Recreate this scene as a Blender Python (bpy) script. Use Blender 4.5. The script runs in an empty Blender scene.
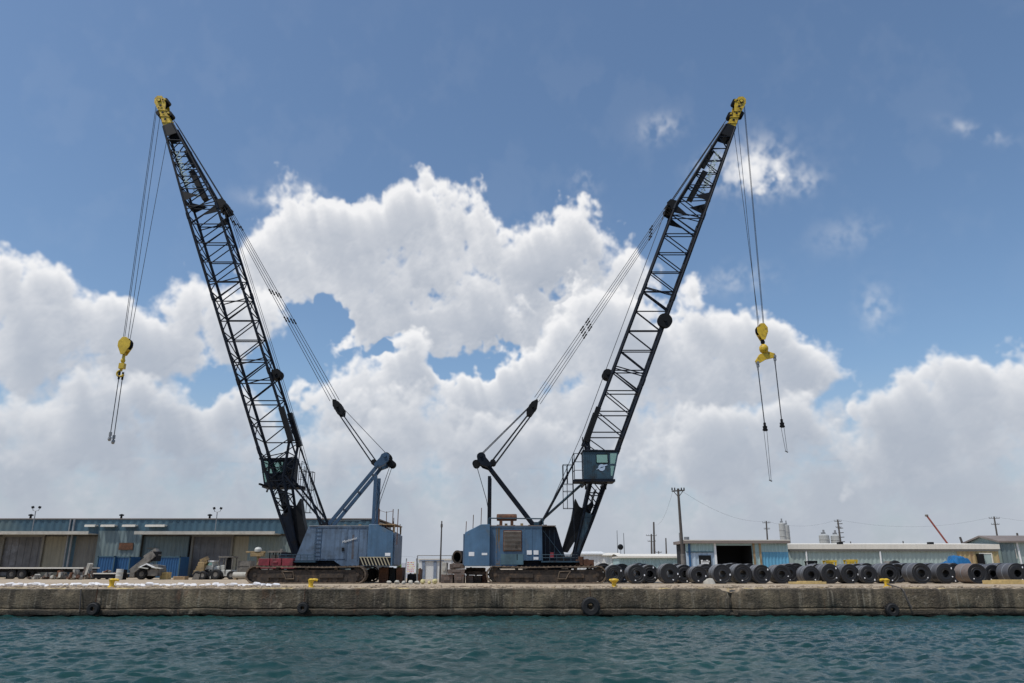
import bpy, math, random
from mathutils import Vector, Matrix
random.seed(7)
R = math.radians
S = bpy.context.scene
COL = S.collection
# ------------------------------------------------------------------ camera
F_PX = 755.0; PITCH = R(16.7); CZ = 2.64; QZ = 1.53
cam = bpy.data.cameras.new('camera'); co = bpy.data.objects.new('camera', cam); COL.objects.link(co)
cam.sensor_width = 36; cam.lens = 36*F_PX/1024; cam.clip_start = .1; cam.clip_end = 6000
co.location = (0, 0, CZ); co.rotation_euler = (R(90)+PITCH, 0, 0)
S.camera = co
def at(px, py, Y):
    u = (px-512)/F_PX; v = (341.5-py)/F_PX
    dy = math.cos(PITCH)-v*math.sin(PITCH); dz = math.sin(PITCH)+v*math.cos(PITCH)
    return Vector((u/dy*Y, Y, CZ+dz/dy*Y))
def azel(px, py):
    d = at(px, py, 10)-Vector((0, 0, CZ)); d.normalize()
    return math.degrees(math.atan2(d.x, d.y)), math.degrees(math.asin(d.z))
# ------------------------------------------------------------------ light
S.view_settings.view_transform = 'Standard'; S.view_settings.look = 'None'
S.view_settings.exposure = 0.0; S.view_settings.gamma = 1
SUN_EL = R(64); SUN_AZ = R(230)      # azimuth clockwise from +Y (behind the camera to the left)
sd = Vector((math.sin(SUN_AZ)*math.cos(SUN_EL), math.cos(SUN_AZ)*math.cos(SUN_EL), math.sin(SUN_EL)))
sun = bpy.data.lights.new('sun', 'SUN'); sun.energy = 3.0; sun.angle = R(.53); sun.color = (1, .955, .88)
so = bpy.data.objects.new('sun', sun); COL.objects.link(so); so.location = (0, 0, 80)
so.rotation_euler = (-sd).to_track_quat('-Z', 'Y').to_euler()
W = bpy.data.worlds.new('World'); S.world = W; W.use_nodes = True

class NT:
    def __init__(s, tree): s.t = tree; s.l = tree.links
    def n(s, typ, ins=None, **kw):
        x = s.t.nodes.new(typ)
        for k, v in kw.items(): setattr(x, k, v)
        for k, v in (ins or {}).items():
            if isinstance(v, bpy.types.NodeSocket): s.l.new(v, x.inputs[k])
            else: x.inputs[k].default_value = v
        return x
    def m(s, op, a, b=0.0, c=0.0, clamp=False):
        x = s.n('ShaderNodeMath', {0: a, 1: b, 2: c}, operation=op, use_clamp=clamp); return x.outputs[0]
    def v(s, op, a, b=(0, 0, 0)):
        x = s.n('ShaderNodeVectorMath', {0: a, 1: b}, operation=op)
        return x.outputs['Value'] if op in ('DOT_PRODUCT', 'LENGTH') else x.outputs[0]
    def scale(s, a, f):
        x = s.n('ShaderNodeVectorMath', {0: a}, operation='SCALE'); 
        if isinstance(f, bpy.types.NodeSocket): s.l.new(f, x.inputs['Scale'])
        else: x.inputs['Scale'].default_value = f
        return x.outputs[0]
    def mr(s, x, a, b, c=0., d=1., smooth=False):
        n = s.n('ShaderNodeMapRange', {0: x, 1: a, 2: b, 3: c, 4: d}, interpolation_type='SMOOTHSTEP' if smooth else 'LINEAR')
        return n.outputs[0]
    def mix(s, f, a, b, mode='MIX'):
        n = s.n('ShaderNodeMix', data_type='RGBA', blend_type=mode)
        for i, v in ((0, f), (6, a), (7, b)):
            if isinstance(v, bpy.types.NodeSocket): s.l.new(v, n.inputs[i])
            else: n.inputs[i].default_value = v if i == 0 else (tuple(v)+(1,))[:4]
        return n.outputs[2]
    def noise(s, vec, scale, detail=4, rough=.5, color=False, dist=0.):
        n = s.n('ShaderNodeTexNoise', {'Vector': vec, 'Scale': scale, 'Detail': detail, 'Roughness': rough, 'Distortion': dist})
        return n.outputs['Color' if color else 'Fac']

# cloud banks: (centre x, centre y, half width, half height, weight) given as bearings, turned to azimuth / elevation
LAYERS = [
 # (haze amount, shade contrast, blobs)   far low bank first, nearest last
 (.75, [(512,585,900,112,1.1),(60,470,170,50,.6),(330,490,150,50,.6),(560,480,170,60,.6),(760,480,150,55,.6),(960,480,150,60,.6)]),
 (.0, [(300,236,38,26,.8),(345,232,34,28,.8),(390,228,32,30,.85),(415,214,20,20,.6),(450,240,36,30,.8),(488,246,30,30,.75),(530,262,34,32,.8),(575,262,34,30,.8),(612,268,26,28,.7),
       (280,262,34,26,.7),(350,275,70,36,.9),(440,285,70,42,.9),(540,300,60,40,.9),(600,310,50,40,.8),(400,318,60,26,.7),(500,335,70,26,.7),(262,290,22,22,.5)]),
 (.15, [(12,292,18,16,.6),(48,296,26,20,.7),(95,312,34,24,.7),(60,335,70,34,.9),(130,345,40,26,.7),(190,318,22,30,.7),(180,350,32,26,.7),(20,360,40,30,.7),(100,375,60,22,.6),(240,330,24,30,.5),(212,298,10,12,.3)]),
 (.1, [(355,362,26,18,.6),(395,352,30,20,.7),(385,385,50,30,.8),(430,378,26,24,.7),(495,388,36,26,.8),(530,372,30,24,.7),(560,350,40,34,.8),(600,350,40,50,.8),(650,330,28,34,.7),(655,380,50,40,.9),
       (700,345,38,28,.85),(735,332,24,18,.7),(765,350,30,22,.8),(795,372,24,26,.8),(740,380,70,34,.9),(480,430,90,34,.8),(600,420,80,40,.9),(350,420,34,22,.6),(690,312,16,12,.4),(325,390,18,22,.4)]),
 (.35, [(85,395,32,20,.7),(120,392,26,18,.65),(60,420,70,26,.8),(165,412,40,20,.6),(225,405,24,16,.5),(255,420,34,22,.6),(190,440,70,26,.7),(392,412,26,18,.6),(425,420,34,20,.65),(400,445,70,26,.7),(505,440,50,22,.6),(120,455,90,30,.7),(300,450,40,20,.5)]),
 (.25, [(760,425,40,22,.7),(715,430,44,22,.7),(805,440,40,20,.6),(855,448,34,18,.6),(740,455,100,28,.8),(898,424,30,24,.75),(948,388,28,24,.85),(925,408,30,26,.8),(975,392,28,24,.8),(1016,374,22,20,.9),(1000,400,40,26,.9),(960,425,80,30,.9),(900,450,90,26,.8),(1050,400,60,50,.9),(862,412,7,9,.4),(905,398,8,8,.4)]),
 (.0, [(755,163,15,13,.25),(432,182,8,8,.36),(696,292,14,9,.3)]),
]
WISPS = [(757,166,30,22,.85,0),(770,178,24,14,.7,0),(735,172,20,14,.6,0),(978,132,22,7,.55,-.6),(660,128,22,12,.4,0),(586,182,12,10,.45,0),(876,308,14,18,.4,0),(805,182,16,10,.5,0),(712,170,18,12,.45,0),(272,200,26,7,.5,0),(850,235,30,14,.2,0),(735,280,30,12,.3,0),(300,192,24,9,.4,0)]
HOLES = [(326,318,14,20,1.0),(432,306,14,14,.6),(462,366,32,15,1.0),(500,368,14,10,.8),(378,347,26,8,.9),(556,290,16,7,.55),(292,404,14,28,.6),(222,378,26,16,.5),(655,300,10,16,.5)]
# ---- cloud cover computed as a field over azimuth / elevation (procedural noise, no image file)
import numpy as np
AZ0, AZ1, EL0, EL1, PPD = -48.0, 48.0, -2.0, 58.0, 15.0
def cloud_field():
    nx, ny = int((AZ1-AZ0)*PPD), int((EL1-EL0)*PPD)
    A, E = np.meshgrid((AZ0+(np.arange(nx)+.5)/PPD).astype(np.float32), (EL0+(np.arange(ny)+.5)/PPD).astype(np.float32))
    def spec(beta, lo, seed, hi=9e9):     # gaussian field with a power-law spectrum, unit variance
        r_ = np.random.RandomState(seed); fx = np.fft.rfftfreq(nx, 1/PPD)[None, :]; fy = np.fft.fftfreq(ny, 1/PPD)[:, None]
        k = np.sqrt(fx*fx+fy*fy); amp = np.where(k > 0, 1/np.maximum(k, lo)**(beta/2+.5), 0); amp[k < lo] *= (k[k < lo]/lo)**2; amp = amp*np.exp(-(k/hi)**2)
        f = np.fft.irfft2(np.fft.rfft2(r_.randn(ny, nx))*amp, s=(ny, nx)); return (f/f.std()).astype(np.float32)
    def worley(X, Y, cell, seed):
        r_ = np.random.RandomState(seed); n = 64; ox = r_.rand(n, n).astype(np.float32); oy = r_.rand(n, n).astype(np.float32)
        gx = X/cell; gy = Y/cell; ix = np.floor(gx).astype(int); iy = np.floor(gy).astype(int); s_ = np.zeros(X.shape, np.float32)
        for dx in (-1, 0, 1):
            for dy in (-1, 0, 1):
                a = (ix+dx) % n; b = (iy+dy) % n
                d = (ix+dx+ox[a, b]-gx)**2+(iy+dy+oy[a, b]-gy)**2; s_ += np.exp(-10*d)
        return np.sqrt(np.maximum(-np.log(s_+1e-9)/10, 0))      # smooth minimum: rounded puffs
    def smooth(x, a, b): t = np.clip((x-a)/(b-a), 0, 1); return t*t*(3-2*t)
    def roll(f, k): return np.roll(f, (137*k % ny, 311*k % nx), (0, 1))
    w1 = spec(2.6, .10, 1, 1.2); w2 = spec(2.6, .10, 2, 1.2); w3 = spec(2.2, .5, 3, 3.5); w4 = spec(2.2, .5, 4, 3.5)
    puff0 = sum(wt*(.55-worley(A+w3*.16+7*i, E+w4*.16, c, 10+i)) for i, (c, wt) in enumerate(((4.2, .62), (2.1, .50), (1.05, .30), (.52, .12), (.28, .035))))
    _r = np.fft.rfft2(puff0); _kx = np.fft.rfftfreq(nx, 1/PPD)[None, :]; _ky = np.fft.fftfreq(ny, 1/PPD)[:, None]
    puffs0 = np.fft.irfft2(_r*np.exp(-(_kx**2+_ky**2)/(.55**2)), s=(ny, nx)).astype(np.float32)
    f1_ = spec(2.4, .10, 5, 4); f2_ = spec(2.0, .8, 6, 6); big = spec(3.2, .05, 9)
    # hazy soft holes and clear sky
    L = np.zeros_like(A); AL = np.zeros_like(A)
    for li, (haze, lst) in enumerate(LAYERS):
        puff = roll(puff0, li*3+1); puffs = roll(puffs0, li*3+1); f1 = roll(f1_, li*2+1); f2 = roll(f2_, li)
        X = A+roll(w1, li)*.55+w3*.12; Y = E+roll(w2, li)*.45+w4*.12; acc = None
        for cx, cy, rx, ry, w in lst:
            a, e = azel(cx, cy); a2, e2 = azel(cx+8, cy); a3, e3 = azel(cx, cy-8); kx = abs(a2-a)/8*rx*1.22; ky = abs(e3-e)/8*ry*1.22
            d = ((X-a)/kx)**2+((Y-e)/ky)**2; b = (w+.15)*(1-d)
            b = np.where((1-d) < 0, b*.6, b)
            acc = b if acc is None else np.maximum(acc, b)+.05*np.exp(-np.abs(acc-b)/.10)
        hol = 0
        for cx, cy, rx, ry, w in HOLES:
            a, e = azel(cx, cy); a3, e3 = azel(cx, cy-8); ky = abs(e3-e)/8; d = ((X-a)/(ky*rx*1.3))**2+((Y-e)/(ky*ry*1.3))**2; hol = np.maximum(hol, w*np.clip(1.3-d, 0, 1))
        H = np.minimum(np.maximum(acc, -1.4), .85)-hol*(1.35 if li in (1, 3, 4) else .6 if li else .3)+puff*.85+f1*.20+f2*.055
        low = 1-smooth(E, 3, 15)
        al = smooth(H, -.10, .56+.55*haze+.3*low+.10*np.clip(f1_, -1.5, 2))*(1-.10*haze)
        D_ = np.clip(H, 0, 1.1); tau = np.zeros_like(H); tot = 0
        for k, st in enumerate((2, 4, 6, 9, 13, 18, 25, 34, 46)):
            wgt = (1.3, 1.3, 1.3, 1.4, 1.5, 1.7, 1.8, 1.8, 1.6)[k]; tot += wgt
            yy = np.clip(np.arange(ny)+st, 0, ny-1); xx = np.clip(np.arange(nx)-int(st*.35), 0, nx-1); tau += D_[yy][:, xx]*wgt
        tau /= tot
        gy, gx = np.gradient(puffs*.8+puff*.2); relp = -(gy*.9-gx*.4)*PPD*1.5
        gy, gx = np.gradient(np.clip(H-puff*.5, -.2, .9)); relh = -(gy*.9-gx*.4)*PPD
        lit = .20+1.05*np.exp(-tau*1.65)+.15*np.tanh(relp*.5)+.07*np.tanh(relh*.5)-.05*smooth(H, .6, 1.5)
        m_ = haze*.6+(1-haze*.6)*low*.28
        lit = lit*(1-m_)+m_*(.20+.24*smooth(lit, .2, 1.)+.16*smooth(-E, -7, -1))+big*.035
        L = L*(1-al)+lit*al; AL = AL+al*(1-AL)
        L = np.where(AL > 1e-4, L, 0)
    L = L*(.74+.26*smooth(E, 5, 21))
    # L is premultiplied
    LU = L/np.maximum(AL, 1e-3)
    for cx, cy, rx, ry, w, sl in WISPS:
        a, e = azel(cx, cy); a3, e3 = azel(cx, cy-8); ky = abs(e3-e)/8; xx = A-a; yy = E-e-(-sl)*xx*(-1 if sl else 0)
        d = (xx/(ky*rx))**2+(yy/(ky*ry))**2; wv = w*np.exp(-d*.8)*smooth(f2_*.18+w3*.45+f1_*.35, -1.1, 1.5)
        new = AL+wv*(1-AL); LU = np.where(new > 1e-3, (LU*AL+.92*wv*(1-AL))/np.maximum(new, 1e-3), LU); AL = new
    # thin veil
    veil = .025*smooth(f1_+roll(f1_, 5)*.6, -.3, 2.2)*smooth(E, 12, 26)*(1-smooth(E, 34, 46)); LU = (LU*AL+.8*veil*(1-AL))/np.maximum(AL+veil*(1-AL), 1e-3); AL = AL+veil*(1-AL)
    return A, E, np.clip(LU, 0, 1.08).astype(np.float32), AL.astype(np.float32), nx, ny

w = NT(W.node_tree); W.node_tree.nodes.clear()
geo = w.n('ShaderNodeTexCoord'); Dir = w.v('NORMALIZE', geo.outputs['Generated'])
sky = w.n('ShaderNodeTexSky', sky_type='NISHITA', sun_disc=False)
sky.sun_elevation = SUN_EL; sky.sun_rotation = SUN_AZ; sky.altitude = 0; sky.air_density = 1.0; sky.dust_density = 1.2; sky.ozone_density = 1.6
_A, _E, _lit, _al, _nx, _ny = cloud_field()
_img = bpy.data.images.new('cloud_cover_field', _nx, _ny, float_buffer=True, is_data=True)
_px = np.zeros((_ny, _nx, 4), np.float32); _px[..., 0] = _lit; _px[..., 1] = _al; _px[..., 3] = 1
_img.pixels.foreach_set(_px.ravel()); _img.update(); _img.pack()
_sx = w.n('ShaderNodeSeparateXYZ', {0: Dir})
azd = w.m('DEGREES', w.m('ARCTAN2', _sx.outputs[0], _sx.outputs[1])); eld = w.m('DEGREES', w.m('ARCSINE', _sx.outputs[2])); elz = _sx.outputs[2]
uu = w.m('DIVIDE', w.m('SUBTRACT', azd, AZ0), AZ1-AZ0); vv = w.m('DIVIDE', w.m('SUBTRACT', eld, EL0), EL1-EL0)
tx = w.n('ShaderNodeTexImage', {0: w.n('ShaderNodeCombineXYZ', {0: uu, 1: vv}).outputs[0]}, image=_img, interpolation='Cubic', extension='MIRROR')
tc = w.n('ShaderNodeSeparateColor', {0: tx.outputs[0]}); lit = tc.outputs[0]
alpha = w.m('MULTIPLY', tc.outputs[1], w.m('MULTIPLY', w.mr(eld, 52, 60, 1, 0, smooth=True), w.mr(eld, -1.5, -.5, 0, 1)))
ccol = w.mix(lit, (3.5, 4.15, 5.25), (11.0, 10.95, 11.0))
skyc = w.mix(1.0, sky.outputs[0], (1.36, 1.50, 1.56), 'MULTIPLY')
hz = w.mr(elz, .0, .26, .85, 0, smooth=True)
skyc = w.mix(hz, skyc, (5.0, 5.5, 6.4))
fin = w.mix(w.m('MULTIPLY', alpha, .95), skyc, ccol)
bg = w.n('ShaderNodeBackground', {0: fin, 1: .085})
wo = w.n('ShaderNodeOutputWorld', {0: bg.outputs[0]})
W.cycles.sampling_method = 'MANUAL'; W.cycles.sample_map_resolution = 512

# ------------------------------------------------------------------ materials
def mat(name, col, rough=.6, metal=0., var=.25, vs=2.0, col2=None, c2=(.52, .66), c2s=1.2, streak=0., bump=.0, bs=20., spec=.5, coord='Object'):
    m = bpy.data.materials.new(name); m.use_nodes = True; t = NT(m.node_tree); bs_ = m.node_tree.nodes['Principled BSDF']
    oc = t.n('ShaderNodeTexCoord').outputs[coord]
    nz = t.noise(oc, vs, 5, .6)
    dark = tuple(c*(1-var) for c in col); lite = tuple(min(1, c*(1+var)) for c in col)
    c = t.mix(t.mr(nz, .3, .7), dark, lite)
    if streak:
        st = t.noise(t.v('MULTIPLY', oc, (1, 1, .06)), 3.5, 4, .6)
        c = t.mix(t.mr(st, .45, .75, 0, streak), c, tuple(x*.45 for x in col))
    if col2:
        pz = t.noise(oc, c2s, 7, .65)
        c = t.mix(t.mr(pz, c2[0], c2[1]), c, col2)
    t.l.new(c, bs_.inputs['Base Color'])
    bs_.inputs['Roughness'].default_value = rough; bs_.inputs['Metallic'].default_value = metal
    bs_.inputs['Specular IOR Level'].default_value = spec
    if bump:
        b = t.n('ShaderNodeBump', {'Strength': bump, 'Distance': .05, 'Height': t.noise(oc, bs, 4, .6)})
        t.l.new(b.outputs[0], bs_.inputs['Normal'])
    return m
RUST = (.11, .05, .025)
M = {}
M['blue'] = mat('crane_blue_paint', (.058, .122, .205), .5, var=.25, vs=.7, col2=(.10, .12, .13), c2=(.55, .75), c2s=.9, streak=.45, bump=.1, bs=4)
M['blue_light'] = mat('counterweight_blue_paint', (.066, .140, .235), .5, var=.2, vs=.8, col2=(.09, .10, .09), c2=(.58, .75), streak=.3, bump=.1, bs=4)
M['blue_faded'] = mat('faded_blue_paint', (.098, .150, .225), .6, var=.28, vs=.9, col2=(.055, .075, .10), c2=(.50, .70), c2s=1.1, streak=.75, bump=.1, bs=4)
M['navy'] = mat('dark_navy_steel', (.0065, .0105, .019), .6, var=.3, col2=(.011, .009, .008), vs=1.5, spec=.16)
M['gantryblue'] = mat('gantry_blue_paint', (.030, .070, .130), .5, var=.25, vs=.8)
M['boomblue'] = mat('boom_blue_steel', (.022, .055, .082), .5, var=.3, col2=(.02, .02, .02), vs=1.0)
M['black'] = mat('black_grease_steel', (.004, .0045, .006), .6, var=.4, spec=.25)
M['track'] = mat('muddy_track_steel', (.035, .026, .020), .8, var=.5, vs=3, col2=(.10, .065, .04), c2=(.5, .7), c2s=2.5)
M['shoe'] = mat('worn_track_shoe_steel', (.13, .095, .065), .7, var=.5, vs=4, col2=(.05, .035, .025))
M['rust'] = mat('rusted_steel', (.115, .050, .026), .85, var=.5, vs=2.5, col2=(.05, .03, .02), bump=.3)
M['rustgrey'] = mat('rusty_grey_iron', (.13, .10, .085), .85, var=.4, vs=2.5, col2=(.11, .05, .03), c2=(.5, .6), bump=.3, streak=.4)
M['red'] = mat('faded_red_paint', (.22, .025, .035), .55, var=.35, vs=2, col2=(.10, .03, .03))
M['yellow'] = mat('safety_yellow_paint', (.62, .42, .035), .5, var=.2, vs=2, col2=(.22, .13, .03), c2=(.56, .7), c2s=2.5)
M['yellow_clean'] = mat('bright_yellow_paint', (.66, .43, .025), .5, var=.25, vs=3, col2=(.16, .10, .04), c2=(.54, .66), c2s=3.5)
M['rope'] = mat('wire_rope_steel', (.035, .037, .042), .5, metal=.3, var=.2, vs=6)
M['rust_faint'] = mat('faint_rust_run', (.085, .09, .11), .7, var=.4, vs=2, col2=(.10, .06, .04), c2=(.48, .6), streak=.5)
M['white'] = mat('white_paint', (.72, .73, .74), .6, var=.08, vs=3, col2=(.4, .38, .34), c2=(.6, .8))
M['palewall'] = mat('pale_white_wall', (.62, .63, .63), .7, var=.08, vs=.3, streak=.2)
M['stripe'] = mat('cream_stripe_paint', (.42, .37, .25), .6, var=.15, vs=5)
M['letter'] = mat('grey_green_lettering', (.42, .50, .46), .6, var=.15, vs=3)
M['wood'] = mat('weathered_wood', (.36, .25, .14), .8, var=.3, vs=4, streak=.2)
M['timber'] = mat('yellow_timber', (.52, .38, .16), .75, var=.25, vs=3)
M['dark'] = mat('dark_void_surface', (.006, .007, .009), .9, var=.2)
M['rubber'] = mat('black_rubber', (.010, .010, .011), .75, var=.3, vs=5, bump=.2)
M['wtan'] = mat('tan_corrugated_sheet', (.24, .225, .17), .65, var=.14, vs=.25, streak=.35)
M['wgrey'] = mat('grey_brown_sheet', (.165, .16, .142), .7, var=.2, vs=.3, streak=.4)
M['wblue'] = mat('grey_blue_corrugated_sheet', (.14, .19, .20), .6, var=.16, vs=.22, col2=(.17, .20, .18), c2=(.5, .65), c2s=.15, streak=.4)
M['wteal'] = mat('teal_blue_parapet_sheet', (.045, .10, .14), .55, var=.2, vs=.2, streak=.3, col2=(.08, .12, .13), c2s=.12)
M['curtain'] = mat('strip_curtain', (.10, .10, .105), .5, var=.35, vs=.8, col2=(.22, .23, .26), c2=(.55, .7), c2s=.35, streak=.3)
M['concrete_pale'] = mat('pale_concrete', (.42, .40, .35), .85, var=.2, vs=2, bump=.2)
M['skyblue'] = mat('bright_blue_wall', (.12, .35, .52), .55, var=.12, vs=.3, streak=.2)
M['aqua'] = mat('pale_aqua_wall', (.34, .47, .48), .6, var=.12, vs=.3, streak=.25)
M['paleblue'] = mat('pale_blue_wall', (.40, .50, .60), .6, var=.12, vs=.3, streak=.2)
M['paleteal'] = mat('pale_green_grey_wall', (.34, .42, .40), .6, var=.12, vs=.2, streak=.3)
M['roofpale'] = mat('pale_cream_roof', (.70, .66, .58), .6, var=.1, vs=.2, streak=.2)
M['roofbrown'] = mat('grey_brown_roof', (.20, .165, .145), .7, var=.2, vs=.3)
M['tanwall'] = mat('mustard_tan_wall', (.38, .31, .15), .65, var=.18, vs=.3, col2=(.40, .20, .12), c2=(.55, .68), c2s=.25, streak=.2)
M['contblue'] = mat('container_blue_paint', (.016, .085, .21), .5, var=.2, vs=.5, col2=(.03, .07, .14), c2=(.55, .7), c2s=.4, streak=.3)
M['tarp'] = mat('blue_tarpaulin', (.010, .12, .30), .4, var=.25, vs=2, bump=.4, bs=3)
M['coil'] = mat('coil_steel_lit_flank', (.088, .088, .095), .48, metal=.15, var=.2, vs=1.5, col2=(.14, .12, .11), c2=(.5, .75), c2s=1.3)  # same steel as the end faces; light on the flank put into a paler grey
M['coil_rusty'] = mat('coil_outer_wrap_browned', (.19, .155, .135), .5, metal=.1, var=.3, vs=2, col2=(.20, .13, .10), c2=(.45, .7), c2s=1.5)
M['coil_face'] = mat('coil_steel_shaded_face', (.0085, .009, .012), .55, var=.4, vs=3)  # same steel as the flank; shade on the face put into a near-black colour
M['tag'] = mat('paper_tag_white', (.8, .8, .82), .6, var=.05)
M['bag'] = mat('white_woven_bag', (.72, .71, .72), .8, var=.12, vs=5, bump=.3)
M['green'] = mat('leaf_green', (.16, .27, .035), .6, var=.35, vs=1.5)
M['bark'] = mat('bark', (.08, .06, .045), .9)
M['galv'] = mat('galvanised_steel', (.26, .27, .28), .5, metal=.4, var=.2)
M['polewood'] = mat('creosoted_pole', (.085, .075, .068), .85, var=.3, vs=2, streak=.3)
M['polepale'] = mat('pole_base_grey', (.16, .15, .14), .85, var=.3, vs=2)
M['machine'] = mat('dusty_machine_grey', (.17, .155, .135), .7, var=.35, vs=1.5, col2=(.06, .055, .05))
M['machine_y'] = mat('dusty_yellow_machine', (.27, .19, .09), .7, var=.3, vs=1.5, col2=(.12, .09, .06))
M['machine_w'] = mat('dusty_white_machine', (.50, .50, .46), .6, var=.25, vs=1.5)
M['redboom'] = mat('red_jib_paint', (.30, .07, .05), .6, var=.2)
M['silo'] = mat('silo_pale_grey', (.40, .41, .40), .6, var=.12, vs=.2, streak=.3)
M['orange'] = mat('orange_rust_stain_column', (.30, .21, .11), .7, var=.35, vs=.8, streak=.4)
gm = bpy.data.materials.new('green_tinted_glass'); gm.use_nodes = True
gt = NT(gm.node_tree); gm.node_tree.nodes.remove(gm.node_tree.nodes['Principled BSDF'])
tb = gt.n('ShaderNodeBsdfTransparent', {0: (.42, .66, .60, 1)}); gl = gt.n('ShaderNodeBsdfGlossy', {0: (.50, .72, .64, 1), 1: .08})
gx = gt.n('ShaderNodeMixShader', {0: .5, 1: tb.outputs[0], 2: gl.outputs[0]}); gt.l.new(gx.outputs[0], gm.node_tree.nodes['Material Output'].inputs[0])
M['glass'] = gm

# ------------------------------------------------------------------ mesh builder
class MB:
    def __init__(s): s.v = []; s.f = []; s.sm = []; s.mi = []; s.cm = 0
    def _add(s, vs, fs, smooth=False):
        o = len(s.v); s.v += [tuple(x) for x in vs]
        for f in fs: s.f.append([i+o for i in f]); s.sm.append(smooth); s.mi.append(s.cm)
        return s
    def box(s, a, b, rot=None, piv=None, jit=0):
        x0, y0, z0 = a; x1, y1, z1 = b
        vs = [Vector(p) for p in ((x0,y0,z0),(x1,y0,z0),(x1,y1,z0),(x0,y1,z0),(x0,y0,z1),(x1,y0,z1),(x1,y1,z1),(x0,y1,z1))]
        if jit: vs = [p+Vector([random.uniform(-jit, jit) for _ in range(3)]) for p in vs]
        if rot is not None:
            c = Vector(piv) if piv else (Vector(a)+Vector(b))/2
            vs = [rot@(p-c)+c for p in vs]
        return s._add(vs, [(0,3,2,1),(4,5,6,7),(0,1,5,4),(1,2,6,5),(2,3,7,6),(3,0,4,7)])
    def bar(s, p0, p1, w, h=None, up=(0, 0, 1)):
        h = h or w; p0 = Vector(p0); p1 = Vector(p1); d = (p1-p0).normalized(); u = Vector(up)
        if abs(d.dot(u)) > .98: u = Vector((1, 0, 0))
        sx_ = d.cross(u).normalized()*w/2; sy_ = sx_.cross(d).normalized()*h/2
        vs = [p0-sx_-sy_, p0+sx_-sy_, p0+sx_+sy_, p0-sx_+sy_, p1-sx_-sy_, p1+sx_-sy_, p1+sx_+sy_, p1-sx_+sy_]
        return s._add(vs, [(0,3,2,1),(4,5,6,7),(0,1,5,4),(1,2,6,5),(2,3,7,6),(3,0,4,7)])
    def cyl(s, p0, p1, r, n=8, r1=None, caps=True):
        p0 = Vector(p0); p1 = Vector(p1); r1 = r if r1 is None else r1; d = (p1-p0).normalized()
        a = d.orthogonal().normalized(); b = d.cross(a)
        vs = []
        for p, rr in ((p0, r), (p1, r1)):
            for i in range(n):
                t = 2*math.pi*i/n; vs.append(p+(a*math.cos(t)+b*math.sin(t))*rr)
        s._add(vs, [(i, (i+1) % n, n+(i+1) % n, n+i) for i in range(n)], n > 5)
        if caps:
            s._add(vs[:n], [tuple(range(n))[::-1]]); s._add(vs[n:], [tuple(range(n))])
        return s
    def path(s, pts, r, n=6):
        for a, b in zip(pts, pts[1:]): s.cyl(a, b, r, n)
        return s
    def prism(s, poly, y0, y1):      # poly in (x,z)
        n = len(poly); vs = [(x, y0, z) for x, z in poly]+[(x, y1, z) for x, z in poly]
        return s._add(vs, [tuple(range(n)), tuple(range(2*n-1, n-1, -1))]+[((i+1) % n, i, n+i, n+(i+1) % n) for i in range(n)])
    def lathe(s, prof, c, axis='z', n=20, smooth=True):   # prof (r, h) ; closed ends when r==0
        c = Vector(c); vs = []
        for r, h in prof:
            for i in range(n):
                t = 2*math.pi*i/n; a = r*math.cos(t); b = r*math.sin(t)
                vs.append(c+(Vector((a, b, h)) if axis == 'z' else Vector((a, h, b)) if axis == 'y' else Vector((h, a, b))))
        fs = []
        for k in range(len(prof)-1):
            for i in range(n): fs.append((k*n+i, k*n+(i+1) % n, (k+1)*n+(i+1) % n, (k+1)*n+i))
        return s._add(vs, fs, smooth)
    def lump(s, c, r, seed=0, n=8, flat=.35):
        rr = random.Random(seed); c = Vector(c); vs = []; fs = []; rows = 5
        for k in range(rows+1):
            ph = math.pi*k/rows
            for i in range(n):
                t = 2*math.pi*i/n; j = 1+rr.uniform(-flat, flat)*(.0 if k in (0, rows) else 1)
                vs.append(c+Vector((r[0]*math.sin(ph)*math.cos(t)*j, r[1]*math.sin(ph)*math.sin(t)*j, r[2]*math.cos(ph)*j)))
        for k in range(rows):
            for i in range(n): fs.append((k*n+i, (k+1)*n+i, (k+1)*n+(i+1) % n, k*n+(i+1) % n))
        return s._add(vs, fs, False)
    def corr(s, x0, x1, z0, z1, y, pitch=.45, dep=.06):   # corrugated sheet facing -Y, with thickness behind
        n = max(2, int((x1-x0)/pitch)); p = (x1-x0)/n; pts = []
        for i in range(n):
            a = x0+i*p; pts += [(a, y), (a+p*.35, y), (a+p*.5, y-dep), (a+p*.85, y-dep)]
        pts.append((x1, y)); k = len(pts)
        vs = [(x, yy, z0) for x, yy in pts]+[(x, yy, z1) for x, yy in pts]
        s._add(vs, [(i, i+1, k+i+1, k+i) for i in range(k-1)])
        return s.box((x0, y+.02, z0), (x1, y+.15, z1))
    def build_each(s, name, mats, parent=None):
        vs, fs, sm, mi = s.v, s.f, s.sm, s.mi; used = {}
        root_ = list(range(len(vs)))
        def find(i):
            while root_[i] != i: root_[i] = root_[root_[i]]; i = root_[i]
            return i
        for f in fs:
            for a in f[1:]: root_[find(a)] = find(f[0])
        isl = {}
        for k, f in enumerate(fs): isl.setdefault(find(f[0]), []).append(k)
        for ks in isl.values():
            m_ = MB(); mp = {}
            for k in ks:
                g2 = []
                for i in fs[k]:
                    if i not in mp: mp[i] = len(m_.v); m_.v.append(vs[i])
                    g2.append(mp[i])
                m_.f.append(g2); m_.sm.append(sm[k]); m_.mi.append(mi[k])
            m_.build(name, mats, parent)
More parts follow.
